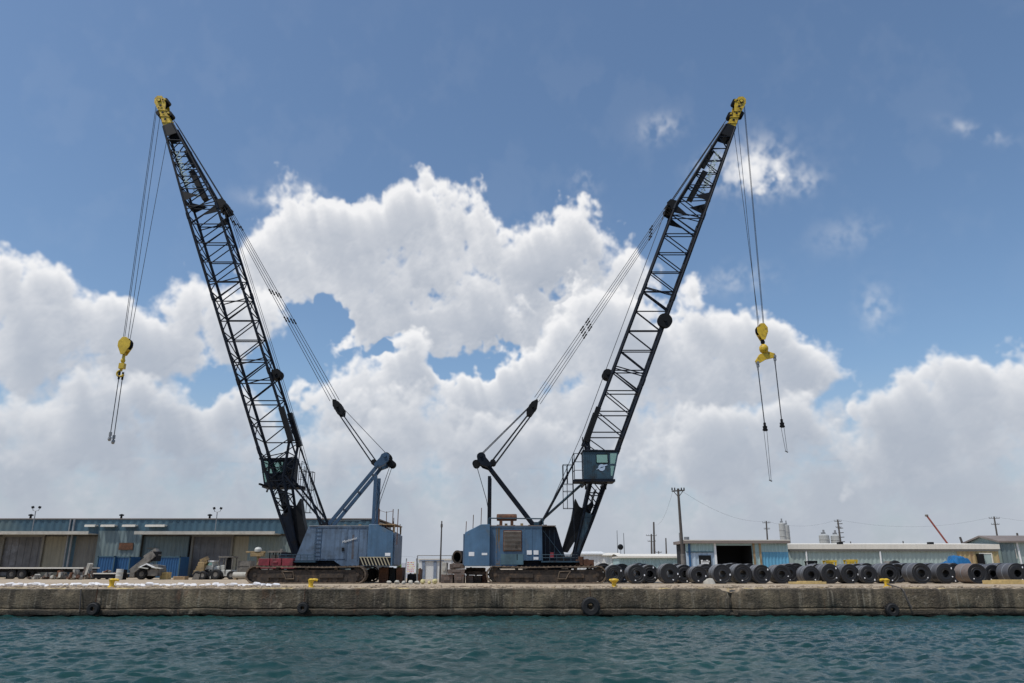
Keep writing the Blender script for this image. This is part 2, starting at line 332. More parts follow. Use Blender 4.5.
    def build(s, name, mats, parent=None, bevel=0):
        me = bpy.data.meshes.new(name); me.from_pydata(s.v, [], s.f)
        me.polygons.foreach_set('use_smooth', s.sm); me.polygons.foreach_set('material_index', s.mi)
        for m_ in (mats if isinstance(mats, (list, tuple)) else [mats]): me.materials.append(m_)
        me.validate(); me.update()
        me.set_sharp_from_angle(angle=R(38))
        o = bpy.data.objects.new(name, me); COL.objects.link(o)
        if parent: o.parent = parent
        if bevel:
            b = o.modifiers.new('bevel', 'BEVEL'); b.width = bevel; b.segments = 2; b.limit_method = 'ANGLE'
        return o
def tag(o, label=None, cat=None, group=None, kind=None):
    if label: o['label'] = label
    if cat: o['category'] = cat
    if group: o['group'] = group
    if kind: o['kind'] = kind
    return o
def empty(name, loc, rz, label, cat, group=None):
    o = bpy.data.objects.new(name, None); COL.objects.link(o); o.location = loc; o.rotation_euler = (0, 0, rz)
    return tag(o, label, cat, group)
def text_mesh(name, body, size, m, parent, mw, label=None, shear=0., depth=.01):
    c = bpy.data.curves.new(name, 'FONT'); c.body = body; c.size = size; c.extrude = depth; c.align_x = 'CENTER'; c.align_y = 'CENTER'; c.shear = shear
    t = bpy.data.objects.new(name, c); COL.objects.link(t)
    bpy.context.view_layer.update()
    me = bpy.data.meshes.new_from_object(t); bpy.data.objects.remove(t)
    me.transform(mw); me.materials.append(m); o = bpy.data.objects.new(name, me); COL.objects.link(o); o.parent = parent
    if label: o['label'] = label
    return o

exec_parts = []
# ------------------------------------------------------------------ WATER, QUAY, GROUND
import numpy as np
QY = 46.0
def water():
    rng = np.random.RandomState(3)
    def axis(lo, a, b, hi, step, n):
        mid = np.arange(a, b+step*.5, step)
        L = a-np.geomspace(step*2, a-lo, n)[::-1]; H_ = b+np.geomspace(step*2, hi-b, n)
        return np.concatenate([L, mid, H_])
    xs = axis(-900, -37, 37, 900, .105, 22); ys = axis(-600, 14, 46.6, 46.9, .15, 2) if False else np.concatenate([14-np.geomspace(.3, 600, 26)[::-1], np.arange(14, 46.7, .105)])
    X, Y = np.meshgrid(xs, ys); Z = np.zeros_like(X)
    env = 1.0/(1+np.maximum(0, np.abs(X)-40)/15)/(1+np.maximum(0, 14-Y)/8)
    PX = np.zeros_like(X)
    for i in range(110):
        lam = .24*(8**rng.rand()); k = 2*math.pi/lam; th = rng.normal(-1.35, .95)
        a = .0066*lam**.85*rng.uniform(.5, 1.2)
        if lam > 1.3: a *= .7
        ph = k*(X*math.cos(th)+Y*math.sin(th))+rng.rand()*6.283
        # sharper crests
        Z += a*(1-2*np.abs(np.sin(ph*.5))) if lam > 1. and i % 3 == 0 else a*np.sin(ph)
    Z *= env
    ny, nx = X.shape
    v = np.stack([X, Y, Z], -1).reshape(-1, 3)
    idx = np.arange(nx*ny).reshape(ny, nx)
    f = np.stack([idx[:-1, :-1], idx[:-1, 1:], idx[1:, 1:], idx[1:, :-1]], -1).reshape(-1, 4)
    me = bpy.data.meshes.new('water'); me.vertices.add(len(v)); me.vertices.foreach_set('co', v.astype(np.float32).ravel())
    me.loops.add(f.size); me.loops.foreach_set('vertex_index', f.astype(np.int32).ravel())
    me.polygons.add(len(f)); me.polygons.foreach_set('loop_start', np.arange(0, f.size, 4, dtype=np.int32)); me.polygons.foreach_set('loop_total', np.full(len(f), 4, np.int32))
    me.polygons.foreach_set('use_smooth', np.ones(len(f), bool)); me.update(); me.validate()
    m = bpy.data.materials.new('harbour_water'); m.use_nodes = True; t = NT(m.node_tree); b = m.node_tree.nodes['Principled BSDF']
    oc = t.n('ShaderNodeTexCoord').outputs['Object']
    big = t.noise(t.v('MULTIPLY', oc, (.5, 1, 1)), .12, 3, .5)
    c = t.mix(t.mr(big, .35, .65), (.008, .034, .034), (.014, .054, .050))
    fo = t.noise(t.v('MULTIPLY', oc, (.25, 1.0, 1)), .9, 8, .7); fo2 = t.noise(t.v('MULTIPLY', oc, (.2, .8, 1)), .16, 2, .5)
    fm = t.m('MULTIPLY', t.mr(fo, .60, .72), t.mr(fo2, .56, .66))  # pale streaks: water sparkle painted into the colour, along with slight foam
    c = t.mix(t.m('MULTIPLY', fm, .45), c, (.36, .36, .33))
    t.l.new(c, b.inputs['Base Color']); b.inputs['Roughness'].default_value = .10; b.inputs['IOR'].default_value = 1.33
    b.inputs['Specular IOR Level'].default_value = .19
    bp = t.n('ShaderNodeBump', {'Strength': .8, 'Distance': .06, 'Height': t.noise(t.v('MULTIPLY', oc, (.8, 1.2, 1)), 4.2, 6, .65)})
    t.l.new(bp.outputs[0], b.inputs['Normal'])
    me.materials.append(m); o = bpy.data.objects.new('water', me); COL.objects.link(o); tag(o, kind='structure')
water()

def ground_material(name, c1, c2, c3, s1, streak=False):
    m = bpy.data.materials.new(name); m.use_nodes = True; t = NT(m.node_tree); b = m.node_tree.nodes['Principled BSDF']
    oc = t.n('ShaderNodeTexCoord').outputs['Object']
    n1 = t.noise(oc, s1, 8, .65); n2 = t.noise(oc, s1*7, 6, .7); n3 = t.noise(oc, .25, 4, .6)
    c = t.mix(t.mr(n1, .38, .62), c1, c2); c = t.mix(t.mr(n2, .52, .7), c, c3)
    c = t.mix(t.mr(n3, .4, .7, 0, .45), c, tuple(x*.6 for x in c1))
    ed = t.mr(t.n('ShaderNodeSeparateXYZ', {0: oc}).outputs[1], 46.2, 47.0, 1, 0)
    c = t.mix(t.m('MULTIPLY', ed, t.mr(t.noise(oc, .9, 5, .6), .50, .56, 0, .6)), c, (.50, .38, .12))
    c = t.mix(t.m('MULTIPLY', ed, t.mr(t.noise(oc, 2.3, 6, .7), .50, .60, 0, .8)), c, (.12, .09, .06))
    t.l.new(c, b.inputs['Base Color']); b.inputs['Roughness'].default_value = .9
    bp = t.n('ShaderNodeBump', {'Strength': .5, 'Distance': .05, 'Height': n2}); t.l.new(bp.outputs[0], b.inputs['Normal'])
    return m
deckm = ground_material('dusty_concrete_deck', (.36, .285, .20), (.47, .38, .27), (.24, .18, .12), .5)
def wall_material():
    m = bpy.data.materials.new('stained_quay_concrete'); m.use_nodes = True; t = NT(m.node_tree); b = m.node_tree.nodes['Principled BSDF']
    oc = t.n('ShaderNodeTexCoord').outputs['Object']
    z = t.n('ShaderNodeSeparateXYZ', {0: oc}).outputs[2]
    n1 = t.noise(oc, 1.1, 8, .65); n2 = t.noise(oc, 8, 6, .7)
    st = t.noise(t.v('MULTIPLY', oc, (1, 1, .10)), 1.6, 6, .65)
    st2 = t.noise(t.v('MULTIPLY', oc, (1, 1, .05)), 5, 4, .6)
    c = t.mix(t.mr(n1, .35, .65), (.115, .090, .058), (.260, .205, .130))
    c = t.mix(t.mr(st, .42, .62, 0, .85), c, (.045, .037, .027))
    c = t.mix(t.mr(st2, .56, .68, 0, .6), c, (.36, .31, .23))
    c = t.mix(t.mr(n2, .55, .7, 0, .5), c, (.06, .05, .04))
    # algae and wet band with its own wavy edge
    zz = t.m('ADD', z, t.m('MULTIPLY', t.m('SUBTRACT', n1, .5), .35))
    c = t.mix(t.mr(zz, .18, .42, .9, 0), c, (.018, .016, .012))
    bigp = t.noise(t.v('MULTIPLY', oc, (1, 1, .6)), .42, 5, .6)
    c = t.mix(t.mr(bigp, .46, .62, 0, .55), c, (.075, .055, .036))
    c = t.mix(t.mr(t.noise(oc, 1.9, 6, .7), .58, .68, 0, .6), c, (.40, .33, .24))
    c = t.mix(t.mr(t.noise(t.v('MULTIPLY', oc, (1, 1, .25)), 1.3, 5, .6), .62, .70, 0, .6), c, (.16, .075, .035))
    c = t.mix(t.m('MULTIPLY', t.mr(z, 1.20, 1.40, 0, 1), t.mr(n1, .4, .6, .2, .6)), c, (.07, .055, .04))  # darker band beneath the deck lip, its shade painted into the colour
    hb = t.noise(t.v('MULTIPLY', oc, (.12, 1, 1)), 5, 5, .6)
    c = t.mix(t.mr(hb, .54, .68, 0, .5), c, (.06, .05, .038))
    t.l.new(c, b.inputs['Base Color']); b.inputs['Roughness'].default_value = .85
    bp = t.n('ShaderNodeBump', {'Strength': 1.0, 'Distance': .12, 'Height': t.m('ADD', n2, n1)}); t.l.new(bp.outputs[0], b.inputs['Normal'])
    return m
def quay():
    rr = random.Random(5); mb = MB()
    notch = at(732, 590, QY).x; crack = at(388, 600, QY).x
    xs = []; x = -70.0
    while x < 70: xs.append(x); x += .22
    prof = [(.55, 0), (.30, 0), (.10, -.01), (.0, -.07), (0.0, -.3), (0.0, -.62), (0.01, -1.0), (.02, -1.06), (.10, -1.09), (.08, -1.13), (-.05, -1.17), (-.06, -1.30), (-.04, -1.42), (.25, -1.44), (.9, -1.45), (.92, -3.2)]
    rows = []; w1 = w2 = w3 = 0
    for x in xs:
        w1 += rr.uniform(-.02, .02); w1 *= .93; w2 += rr.uniform(-.025, .025); w2 *= .9
        col = []
        chip = rr.random() < .22
        for k, (dy, dz) in enumerate(prof):
            yy = QY+dy+(rr.uniform(-.022, .022) if k < 13 else 0); zz = QZ+dz
            if 2 <= k <= 3: yy += w1*1.3+(rr.uniform(.02, .10) if chip else 0); zz += w2*.35-(rr.uniform(.0, .05) if chip else 0)
            if 4 <= k <= 12: zz += w2*.6*(1 if k > 6 else .2); yy += w1*.4
            if k > 9 and k < 13: yy += w2
            if k == 0: yy = QY+.55; zz = QZ
            d = abs(x-notch)
            if d < .55 and 1 <= k <= 4: zz -= .24*(1-d/.8); yy += .12
            if d < .18 and 3 <= k <= 11: yy += .22
            if abs(x-crack) < .12 and 3 <= k <= 12: yy += .10
            col.append((x, yy, zz))
        rows.append(col)
    n = len(prof); vs = [p for c in rows for p in c]
    fs = [(i*n+k, i*n+k+1, (i+1)*n+k+1, (i+1)*n+k) for i in range(len(rows)-1) for k in range(n-1)]
    mb._add(vs, fs)
    for i, f in enumerate(mb.f):
        mb.mi[i] = 1 if (i % (n-1)) <= 1 else 0
    # straight run of wall far beyond the frame on both sides
    mb.cm = 0
    for a, b in ((-900, -70), (69.9, 900)): mb.box((a, QY, -1.6), (b, QY+.8, QZ-.004))
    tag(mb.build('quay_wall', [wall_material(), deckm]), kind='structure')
    g_ = MB(); g_.v = [(-3000, QY+.54, QZ-.002), (3000, QY+.54, QZ-.002), (3000, 4000, QZ-.002), (-3000, 4000, QZ-.002)]; g_.f = [[0, 1, 2, 3]]; g_.sm = [False]; g_.mi = [0]
    tag(g_.build('ground', deckm), kind='structure')
    # loose rubble and grit along the edge
    rb = MB()
    for i in range(3200):
        x = rr.uniform(-36, 36); y = QY+.25+abs(rr.gauss(0, 1))*2.0+rr.random()*.3; s_ = .018+.10*rr.random()**5
        rb.lump((x, y, QZ+s_*.3), (s_*rr.uniform(.8, 2), s_, s_*.7), i, 5)
    tag(rb.build('rubble_grit', mat('rubble_grit_mix', (.36, .29, .21), .9, var=.5, vs=1.2, col2=(.12, .09, .07))), kind='stuff')
    return notch
notch_x = quay()
# ------------------------------------------------------------------ CRAWLER CRANES (heading +x in their own frame)
YC = 62.0; ORX = at(546.5, 575, 58.5).x
def L(px, py, ly=0.0):
    p = at(px, py, YC+ly); return (p.x-ORX, p.z-QZ)
FX, FZ = L(576.5, 557, -.6); FZ = 2.05
ANG = R(68.1); CA, SA = math.cos(ANG), math.sin(ANG)
def BP(s, p, y): return Vector((FX+s*CA+p*SA, y, FZ+s*SA-p*CA))
def interp(tab, s):
    for (a, va), (b, vb) in zip(tab, tab[1:]):
        if s <= b: return va+(vb-va)*(s-a)/(b-a)
    return tab[-1][1]
FRONT = [(0, .12), (3, .18), (34, .18), (42, .16)]
REAR = [(0, -.18), (6.1, -1.0), (8.9, -2.42), (31.6, -2.45), (41.9, -.62)]
HALFW = [(0, .55), (6.0, 1.15), (9, 1.28), (31.6, 1.28), (41.9, .52)]
def crane(right, ox, rz, label):
    name = 'crawler_crane'
    global FX, FZ, ANG, CA, SA
    root = empty(name, (ox, YC, QZ), rz, label, 'crane', 'crawler cranes on the quay')
    foot = at(576.5, 557, 61.4) if right else at(295.5, 558, 61.4); tipp = at(743.5, 103, YC) if right else at(159.5, 108, YC); sg = 1 if right else -1
    FX = (foot.x-ox)*sg; FZ = 2.0
    ANG = math.atan2(tipp.z-QZ-FZ, (tipp.x-ox)*sg-FX)+math.atan(.15/44.35); CA, SA = math.cos(ANG), math.sin(ANG)
    print('crane', right, FX, math.degrees(ANG), math.hypot(tipp.z-QZ-FZ, (tipp.x-ox)*sg-FX))
    DX = FX-((at(576.5, 557, 61.4).x-ORX))
    rr = random.Random(11 if right else 23)
    # --- tracks
    HL = 4.46; TH = 1.27; r = TH/2
    for sy in (-1, 1):
        yc = 2.95*sy; y0, y1 = yc-.46, yc+.46
        fr = MB(); fr.prism([(-HL+.75, .11), (HL-.75, .11), (HL-.45, .62), (HL-.9, .98), (-HL+.9, .98), (-HL+.45, .62)], yc-.30, yc+.30)
        for sx in (-1, 1): fr.box((sx*1.9-.9, yc-.42, .42), (sx*1.9+.9, yc+.42, .72))
        tr = fr.build('crawler_track', M['track'], root)
        sh = MB(); nseg = 58; per = 2*(2*(HL-r))+2*math.pi*r
        def loop(d):
            d %= per; a = 2*(HL-r)
            if d < a: 
                x = -(HL-r)+d; sag = -.055*math.sin(math.pi*d/a)*(1+.4*math.sin(7*d/a)); return Vector((x, 0, TH+sag)), 0
            d -= a
            if d < math.pi*r: t = d/r; return Vector((HL-r+r*math.sin(t), 0, r+r*math.cos(t))), t
            d -= math.pi*r
            if d < a: return Vector((HL-r-d, 0, 0)), math.pi
            d -= a; t = d/r+math.pi
            return Vector((-(HL-r)+r*math.sin(t), 0, r+r*math.cos(t))), t
        for i in range(nseg):
            c, t = loop(i*per/nseg); m3 = Matrix.Rotation(t, 3, 'Y'); nrm = Vector((math.sin(t), 0, math.cos(t))); c = c-nrm*.05
            if abs(t-math.pi) < .01: c.z = .06
            hw = per/nseg*.47
            sh.box((c.x-hw, y0, c.z-.045), (c.x+hw, y1, c.z+.045), m3)
            sh.box((c.x-.04, y0+.03, c.z-.045+.05), (c.x+.04, y1-.03, c.z+.085), m3, piv=c)
        sh.build('track_shoes', M['shoe'], tr)
        for sx in (-1, 1):
            w_ = MB(); w_.lathe([(.0, -.24), (.47, -.24), (.47, -.10), (.36, -.08), (.36, .08), (.47, .10), (.47, .24), (0, .24)], (sx*(HL-r-.02), yc, r), 'y', 24)
            w_.lathe([(0, -.36), (.14, -.36), (.14, .36), (0, .36)], (sx*(HL-r-.02), yc, r), 'y', 14)
            for k in range(10):
                a = k*math.pi/5; w_.box((sx*(HL-r-.02)+.49*math.cos(a)-.05, yc-.2, r+.49*math.sin(a)-.05), (sx*(HL-r-.02)+.49*math.cos(a)+.05, yc+.2, r+.49*math.sin(a)+.05))
            w_.build('sprocket', M['track'], tr)
        for k in range(9):
            x = -2.9+k*.725; w_ = MB(); w_.lathe([(0, -.36), (.2, -.36), (.2, -.18), (.13, -.16), (.13, .16), (.2, .18), (.2, .36), (0, .36)], (x, yc, .31), 'y', 14); w_.build('track_roller', M['track'], tr)
        for k in range(3):
            x = -2.2+k*2.2; w_ = MB(); w_.lathe([(0, -.3), (.12, -.3), (.12, .3), (0, .3)], (x, yc, 1.05), 'y', 12); w_.build('track_roller', M['track'], tr)
        for yy in (yc-.43*1, yc+.43):
            h_ = MB(); x0 = .85
            for a, b in (((x0, .35), (x0+.12, .85)), ((x0+.12, .85), (x0+.95, .88)), ((x0+.95, .88), (x0+.75, .62)), ((x0+.75, .62), (x0+.6, .33)), ((x0+.6, .33), (x0, .35))):
                h_.cyl((a[0], yy, a[1]), (b[0], yy, b[1]), .035, 6)
            h_.build('step_frame', M['shoe'], tr)
    cb = MB(); cb.box((-1.7, -2.5, .45), (1.7, 2.5, 1.05)); cb.box((-2.9, -1.0, .5), (2.9, 1.0, .95)); cb.cyl((0, 0, 1.0), (0, 0, 1.5), 1.35, 32)
    cb.build('carbody', M['black'], root, .02)
    if right:
        ax = MB(); ax.box((2.35, -1.6, 1.12), (3.75, 1.6, 1.72)); ax.box((2.55, -1.75, 1.3), (2.95, -1.55, 1.95)); ax.cyl((3.2, -1.8, 1.5), (3.2, 1.8, 1.5), .28, 14)
        ax.build('front_axle_box', M['rust'], root, .03)
    else:
        ax = MB()
        for x in (1.35, 2.25, 3.15): ax.box((x, -2.2, 1.12), (x+.84, 2.2, 1.80))
        ax.box((1.2, -2.3, 1.05), (4.1, 2.3, 1.14)); ax.box((2.5, 2.2, 1.45), (2.85, 2.24, 1.6))
        ax.build('front_axle_box', M['red'], root, .03)
    # --- revolving bed and house
    bed = MB(); hx1 = L(580, 560, -1.5)[0]
    bed.box((-5.9, -1.35, 1.42), (hx1-.2, 1.35, 1.68)); bed.box((-5.6, -2.2, 1.02), (hx1-.6, -1.3, 1.45)) if 0 else None; bed.box((-4.0, -1.3, 1.06), (hx1-.3, 1.3, 1.418)); bed.box((1.2, -1.5, 1.60), (hx1, 1.5, 1.98))
    bed.prism([(hx1-.5, 1.9), (hx1+.12, 1.9), (hx1+.05, 2.3), (hx1-.35, 2.3)], -.75, -.45); bed.prism([(hx1-.5, 1.9), (hx1+.12, 1.9), (hx1+.05, 2.3), (hx1-.35, 2.3)], .45, .75)
    bed.build('revolving_bed', M['navy'], root, .02)
    HY = 1.75
    def hp(*pts): return [L(px, py, -HY) for px, py in pts]
    rear_x, rt = L(464.5, 532.5, -2.1); top_x, tz = L(481, 524.2, -2.1); sx_ = L(490, 524, -2.1)[0]; bz = L(475, 566, -2.1)[1]
    cw = MB(); cw.prism([(rear_x, bz), (sx_, bz), (sx_, tz), (top_x, tz), (rear_x+.03, rt)], -2.1, 2.1)
    bluec = M['blue_light'] if right else M['blue']
    cwo = cw.build('counterweight', bluec, root, .03)
    s_ = MB(); s_.box((rear_x-.10, -1.95, bz+.1), (rear_x-.004, 1.95, rt-.1)); s_.build('end_plate', M['blue_faded'], cwo)
    for px, w1, h1 in ((471.5, .42, .30), (484.5, .42, .16)):
        x, z = L(px, 554, -2.12); t = MB(); t.box((x-w1/2, -2.115, z-h1/2), (x+w1/2, -2.104, z+h1/2)); t.build('warning_label', M['white'], cwo)
    hz_ = L(515, 526.2, -HY)[1]; hxe = L(542, 526, -HY)[0]; hb = L(515, 566, -HY)[1]; hb2 = L(540, 560.5, -HY)[1]; xk0 = L(516, 566, -HY)[0]; xk1 = L(524, 560, -HY)[0]
    hs = MB(); hs.prism([(sx_+.004, hb), (xk0, hb), (xk1, hb2), (hxe, hb2), (hxe, hz_), (sx_+.004, hz_)], -HY, HY)
    # panel seams and stiffening ribs pressed into the sheet
    for sgn in (-1, 1):
        y = HY*sgn
        for fx in ([.03, .14, .52, .66, .80, .965] if sgn < 0 else [.04, .20, .42, .60, .78, .93]):
            x = sx_+(hxe-sx_)*fx; a, b = sorted((y, y+.03*sgn)); hs.box((x-.03, a, hb2+.02), (x+.03, b, hz_-.02))
        a, b = sorted((y, y+.05*sgn)); hs.box((sx_+.02, a, hz_-.10), (hxe, b, hz_-.02))
    house = hs.build('machinery_house', M['blue'] if right else M['blue_faded'], root)
    # front part (narrower on the cab side)
    fp = MB(); p1 = L(542, 526.3, -1.0)[0]; p2 = L(556, 526.3, -1.0)[0]; p3 = L(566, 557, -1.0)[0]
    fy0, fy1 = -1.2, HY
    if not right: p3 = -(at(294.5, 560, 60.25).x-ox); p2 = -(at(308.5, 526, 60.25).x-ox)
    fp.prism([(hxe+.002, hb2), (p3, hb2), (p2, hz_-.03), (hxe+.002, hz_-.03)], fy0, fy1)
    fo = fp.build('winch_house', M['navy'] if right else M['blue_faded'], root)
    if right:
        fb_ = MB(); 
        for k in range(3):
            x = hxe+.25+k*.35; fb_.box((x, fy0-.03, hb2+.1), (x+.03, fy0, hz_-.25))
        fb_.bar((hxe+.1, fy0-.03, hz_-.3), (p3-.2, fy0-.03, hb2+.2), .05); fb_.build('brace', M['boomblue'], fo)
        t = MB(); x, z = L(552, 555, -1.3); t.box((x-.14, -1.34, z-.2), (x+.14, -1.18, z+.2)); t.build('fire_extinguisher_box', M['red'], root)
    # roof lip, walkway, rails
    rf = MB(); rf.box((sx_-.02, -HY-.06, hz_), (p2-.05, HY+.06, hz_+.06)); ro = rf.build('roof', M['galv'] if not right else M['roofbrown'], root)
    for k in range(7):
        x = sx_+.5+k*.62; b_ = MB(); b_.box((x, -1.0+.2*(k % 3), hz_+.06), (x+.22, -.8+.2*(k % 3), hz_+.06+.1+.1*(k % 2))); b_.build('roof_fitting', M['machine_y'] if k % 2 else M['rust'], ro)
    wz = hb2
    for sgn in (-1, 1):
        wk = MB()
        a, b = sorted((sgn*HY*.72, sgn*(HY+.35))); wk.box((hxe-.1, a, wz-.14), (hx1-.1, b, wz-.04))
        yy = sgn*(HY+.33)
        for k in range(6): 
            x = hxe+(hx1-.2-hxe)*k/5; wk.cyl((x, yy, wz-.05), (x, yy, wz+.42), .022, 5)
        wk.cyl((hxe-.1, yy, wz+.42), (hx1-.2, yy, wz+.42), .024, 5); wk.cyl((hxe-.1, yy, wz+.2), (hx1-.2, yy, wz+.2), .02, 5)
        wk.build('walkway', M['boomblue'], root)
    # side details : louvre, door, labels (operator side) ; hazard stripes, script logo, doors (other side)
    lx0, lz1 = L(504, 531, -HY); lx1, lz0 = L(521, 550.5, -HY)
    lv = MB(); lv.box((lx0-.06, -HY-.05, lz0-.06), (lx1+.06, -HY-.03, lz1+.06)); 
    lvo = lv.build('louvre', M['rust'], house)
    sl = MB(); n = 15
    for k in range(n):
        z = lz0+(lz1-lz0)*(k+.5)/n; sl.box((lx0, -HY-.11, z-.012), (lx1, -HY-.045, z+.012), Matrix.Rotation(R(35), 3, 'X'))
    sl.build('louvre_slats', M['machine'], lvo)
    rs = MB(); x = L(498, 545, -HY)[0]; rs.box((x-.16, -HY-.006, hb+.1), (x+.14, -HY-.003, hz_-.1)); rs.build('rusted_strip', mat('rust_streaked_paint', (.15, .11, .07), .8, var=.4, vs=1.2, col2=(.06, .12, .2), c2=(.5, .6), streak=.4), house)
    gv = MB(); x0, x1 = L(503, 1, -HY)[0], L(521, 1, -HY)[0]; gv.box((x0, -HY-.03, hb+.1), (x1, -HY-.004, lz0-.25)); gv.build('lower_panel', mat('grey_green_panel', (.075, .14, .17), .6, var=.3, vs=1, streak=.4), house)
    for px, py in ((529.3, 552.5), (536.0, 552.5), (536.0, 558.3)):
        x, z = L(px, py, -HY); t = MB(); t.box((x-.19, -HY-.04, z-.16 if py < 555 else z-.10), (x+.19, -HY-.032, z+.16 if py < 555 else z+.10)); t.build('warning_label', M['white'], house)
    # other side
    dr = MB(); d0 = sx_+(hxe-sx_)*.43; d1 = hxe+.2; yy = HY
    dr.box((d0, yy+.004, hb2+.12), (hxe-.02, yy+.035, hz_-.22)); do = dr.build('door', M['blue_faded'], house)
    kn = MB(); kn.box((d0+.12, yy+.035, hb2+.7), (d0+.3, yy+.09, hb2+.95)); kn.build('handle', M['black'], do)
    hx0, hx9 = rear_x+.15, rear_x+2.55; z0_, z1_ = bz+.04, bz+.62; yy = 2.1
    hb_ = MB(); hb_.box((hx0, yy+.003, z0_), (hx9, yy+.010, z1_)); hbo = hb_.build('hazard_stripes', M['black'], cwo)
    st = MB(); nst = 9
    for k in range(nst):
        x = hx0+.02+(hx9-hx0-.42)*k/(nst-1); q_ = [(x, yy+.014, z0_), (x+.08, yy+.014, z0_), (x+.08+.27, yy+.014, z1_), (x+.27, yy+.014, z1_)]
        st._add(q_, [(0, 1, 2, 3)])
    st._add([(hx0, yy+.015, z1_), (hx9, yy+.015, z1_), (hx9, yy+.015, z1_+.05), (hx0, yy+.015, z1_+.05)], [(0, 1, 2, 3)])
    st.build('stripe', M['stripe'], hbo)
    t = MB(); t.box((hx0+.05, yy+.003, z1_+.12), (hx0+.45, yy+.012, z1_+.34)); t.build('warning_label', M['white'], cwo)
    if not right:
        _lp = at(349.5, 540, YC-HY-.05); mw = Matrix.Translation((-(_lp.x-ox), HY+.05, _lp.z-QZ)) @ Matrix.Rotation(R(180), 4, 'Z') @ Matrix.Rotation(R(90), 4, 'X') @ Matrix.Rotation(R(17), 4, 'Z')
        text_mesh('lettering', 'Manitowoc', .26, M['white'], house, mw, 'small slanted white script lettering', shear=.3)
    if not right:
        for fx, w0, zt_ in ((.30, .10, .75), (.55, .07, .9), (.86, .12, .6)):
            x = sx_+(hxe-sx_)*fx; r_ = MB(); r_.prism([(x-w0, hb2+.1), (x+w0*.6, hb2+.1), (x+w0, hb2+(hz_-hb2)*zt_), (x-w0*.7, hb2+(hz_-hb2)*zt_)], HY+.002, HY+.006); r_.build('rust_streak', M['rust_faint'], house)
        lr = MB()
        for sx2 in (.5, .95): lr.cyl((p3-sx2-1.0, HY+.06, hb2+.2), (p3-sx2-1.0, HY+.06, hz_-.1), .02, 5)
        for k in range(8): lr.cyl((p3-1.95, HY+.06, hb2+.35+k*.3), (p3-1.5, HY+.06, hb2+.35+k*.3), .018, 5)
        lr.build('side_ladder', M['gantryblue'], house)
    # muffler
    mu = MB(); a = L(496.5, 517.5, -.8); b = L(517, 517.5, -.8); mu.lathe([(0, a[0]), (.24, a[0]+.02), (.27, a[0]+.1), (.27, b[0]-.1), (.24, b[0]-.02), (0, b[0])], (0, -.8, a[1]), 'x', 20)
    muo = mu.build('muffler', M['rust'], root) if right else None
    sp = MB(); 
    for x in (a[0]+.35, b[0]-.4): sp.box((x-.12, -1.0, hz_+.05), (x+.12, -.6, a[1]-.18))
    if right: sp.build('bracket', M['rust'], muo)
    pr = MB(); pr.cyl((sx_-.1, -1.5, hz_+.62), (hxe+.1, -1.5, hz_+.58), .05, 8); pr.cyl((sx_-.1, -1.5, hz_+.62), (sx_-.1, -1.5, hz_), .05, 8); pr.cyl((hxe+.1, -1.5, hz_+.58), (hxe+.1, -1.5, hz_), .05, 8); pr.build('roof_handrail', M['boomblue'], root)
    for px in (466, 473, 481):
        x = L(px, 520, -2)[0]; z = rt if px < 470 else (rt+tz)/2 if px < 478 else tz
        for yy in ((-1.9,) if right else (-1.9, 1.9)):
            p_ = MB(); p_.cyl((x, yy, z-.1), (x+.03, yy, z+.85+.4*(px-466)/15), .03, 5); p_.build('stanchion', M['rust'], root)
    if not right:
        pl = MB()
        for k in range(4): pl.box((rear_x-.1+k*.33, -1.7, tz-.05+.02*(k % 2)), (rear_x+.2+k*.33, 2.15, tz+.02+.02*(k % 2)))
        pl.box((rear_x-.05, -1.6, rt), (rear_x+.05, -1.5, tz)); pl.box((rear_x-.05, 1.9, rt), (rear_x+.05, 2.0, tz))
        po = pl.build('rear_platform', M['wood'], root)
        ra = MB()
        for x in (rear_x-.25, rear_x+.15, rear_x+1.2):
            ra.cyl((x, 2.0, rt-.9 if x < rear_x else tz), (x, 2.0, tz+1.15), .035, 5)
        ra.path([(rear_x+1.2, 2.0, tz+1.05), (rear_x+.7, 2.0, tz+.9), (rear_x+.15, 2.0, tz+1.0)], .018, 4)
        ra.build('handrail', M['rust'], po)
    # --- gantry
    gh = L(481.5, 457.5); gf = L(536, 523); gr = L(489.3, 523)[0]
    gm_ = M['navy'] if right else M['gantryblue']
    gt_ = MB()
    for sy in (-.85, .85):
        gt_.bar((gf[0], sy, hz_-.1), (gh[0]+.1, sy, gh[1]-.15), .20, .28); gt_.bar((gr, sy*1.0, hz_-.1), (L(489.8, 476)[0], sy*.95, L(489.8, 476)[1]-.1), .2, .26)
    d = Vector((gh[0]-gf[0], 0, gh[1]-hz_)).normalized()
    for t_ in (.25, .5, .75): 
        p = Vector((gf[0]+(gh[0]-gf[0])*t_, 0, hz_+(gh[1]-hz_)*t_)); gt_.bar((p.x, -.85, p.z), (p.x, .85, p.z), .14)
    for sy in (-.85, .85): gt_.box((gf[0]-.3, sy-.2, hz_+.05), (gf[0]+.3, sy+.2, hz_+.22))
    go_ = gt_.build('gantry', gm_, root, .015)
    hd = MB(); hd.prism([(gh[0]-.30, gh[1]-.40), (gh[0]+.05, gh[1]-.75), (gh[0]+.75, gh[1]-1.0), (gh[0]+.85, gh[1]-.65), (gh[0]+.40, gh[1]-.12), (gh[0]+.28, gh[1]+.15), (gh[0]-.05, gh[1]+.28), (gh[0]-.32, gh[1]+.10)], -1.05, -.72)
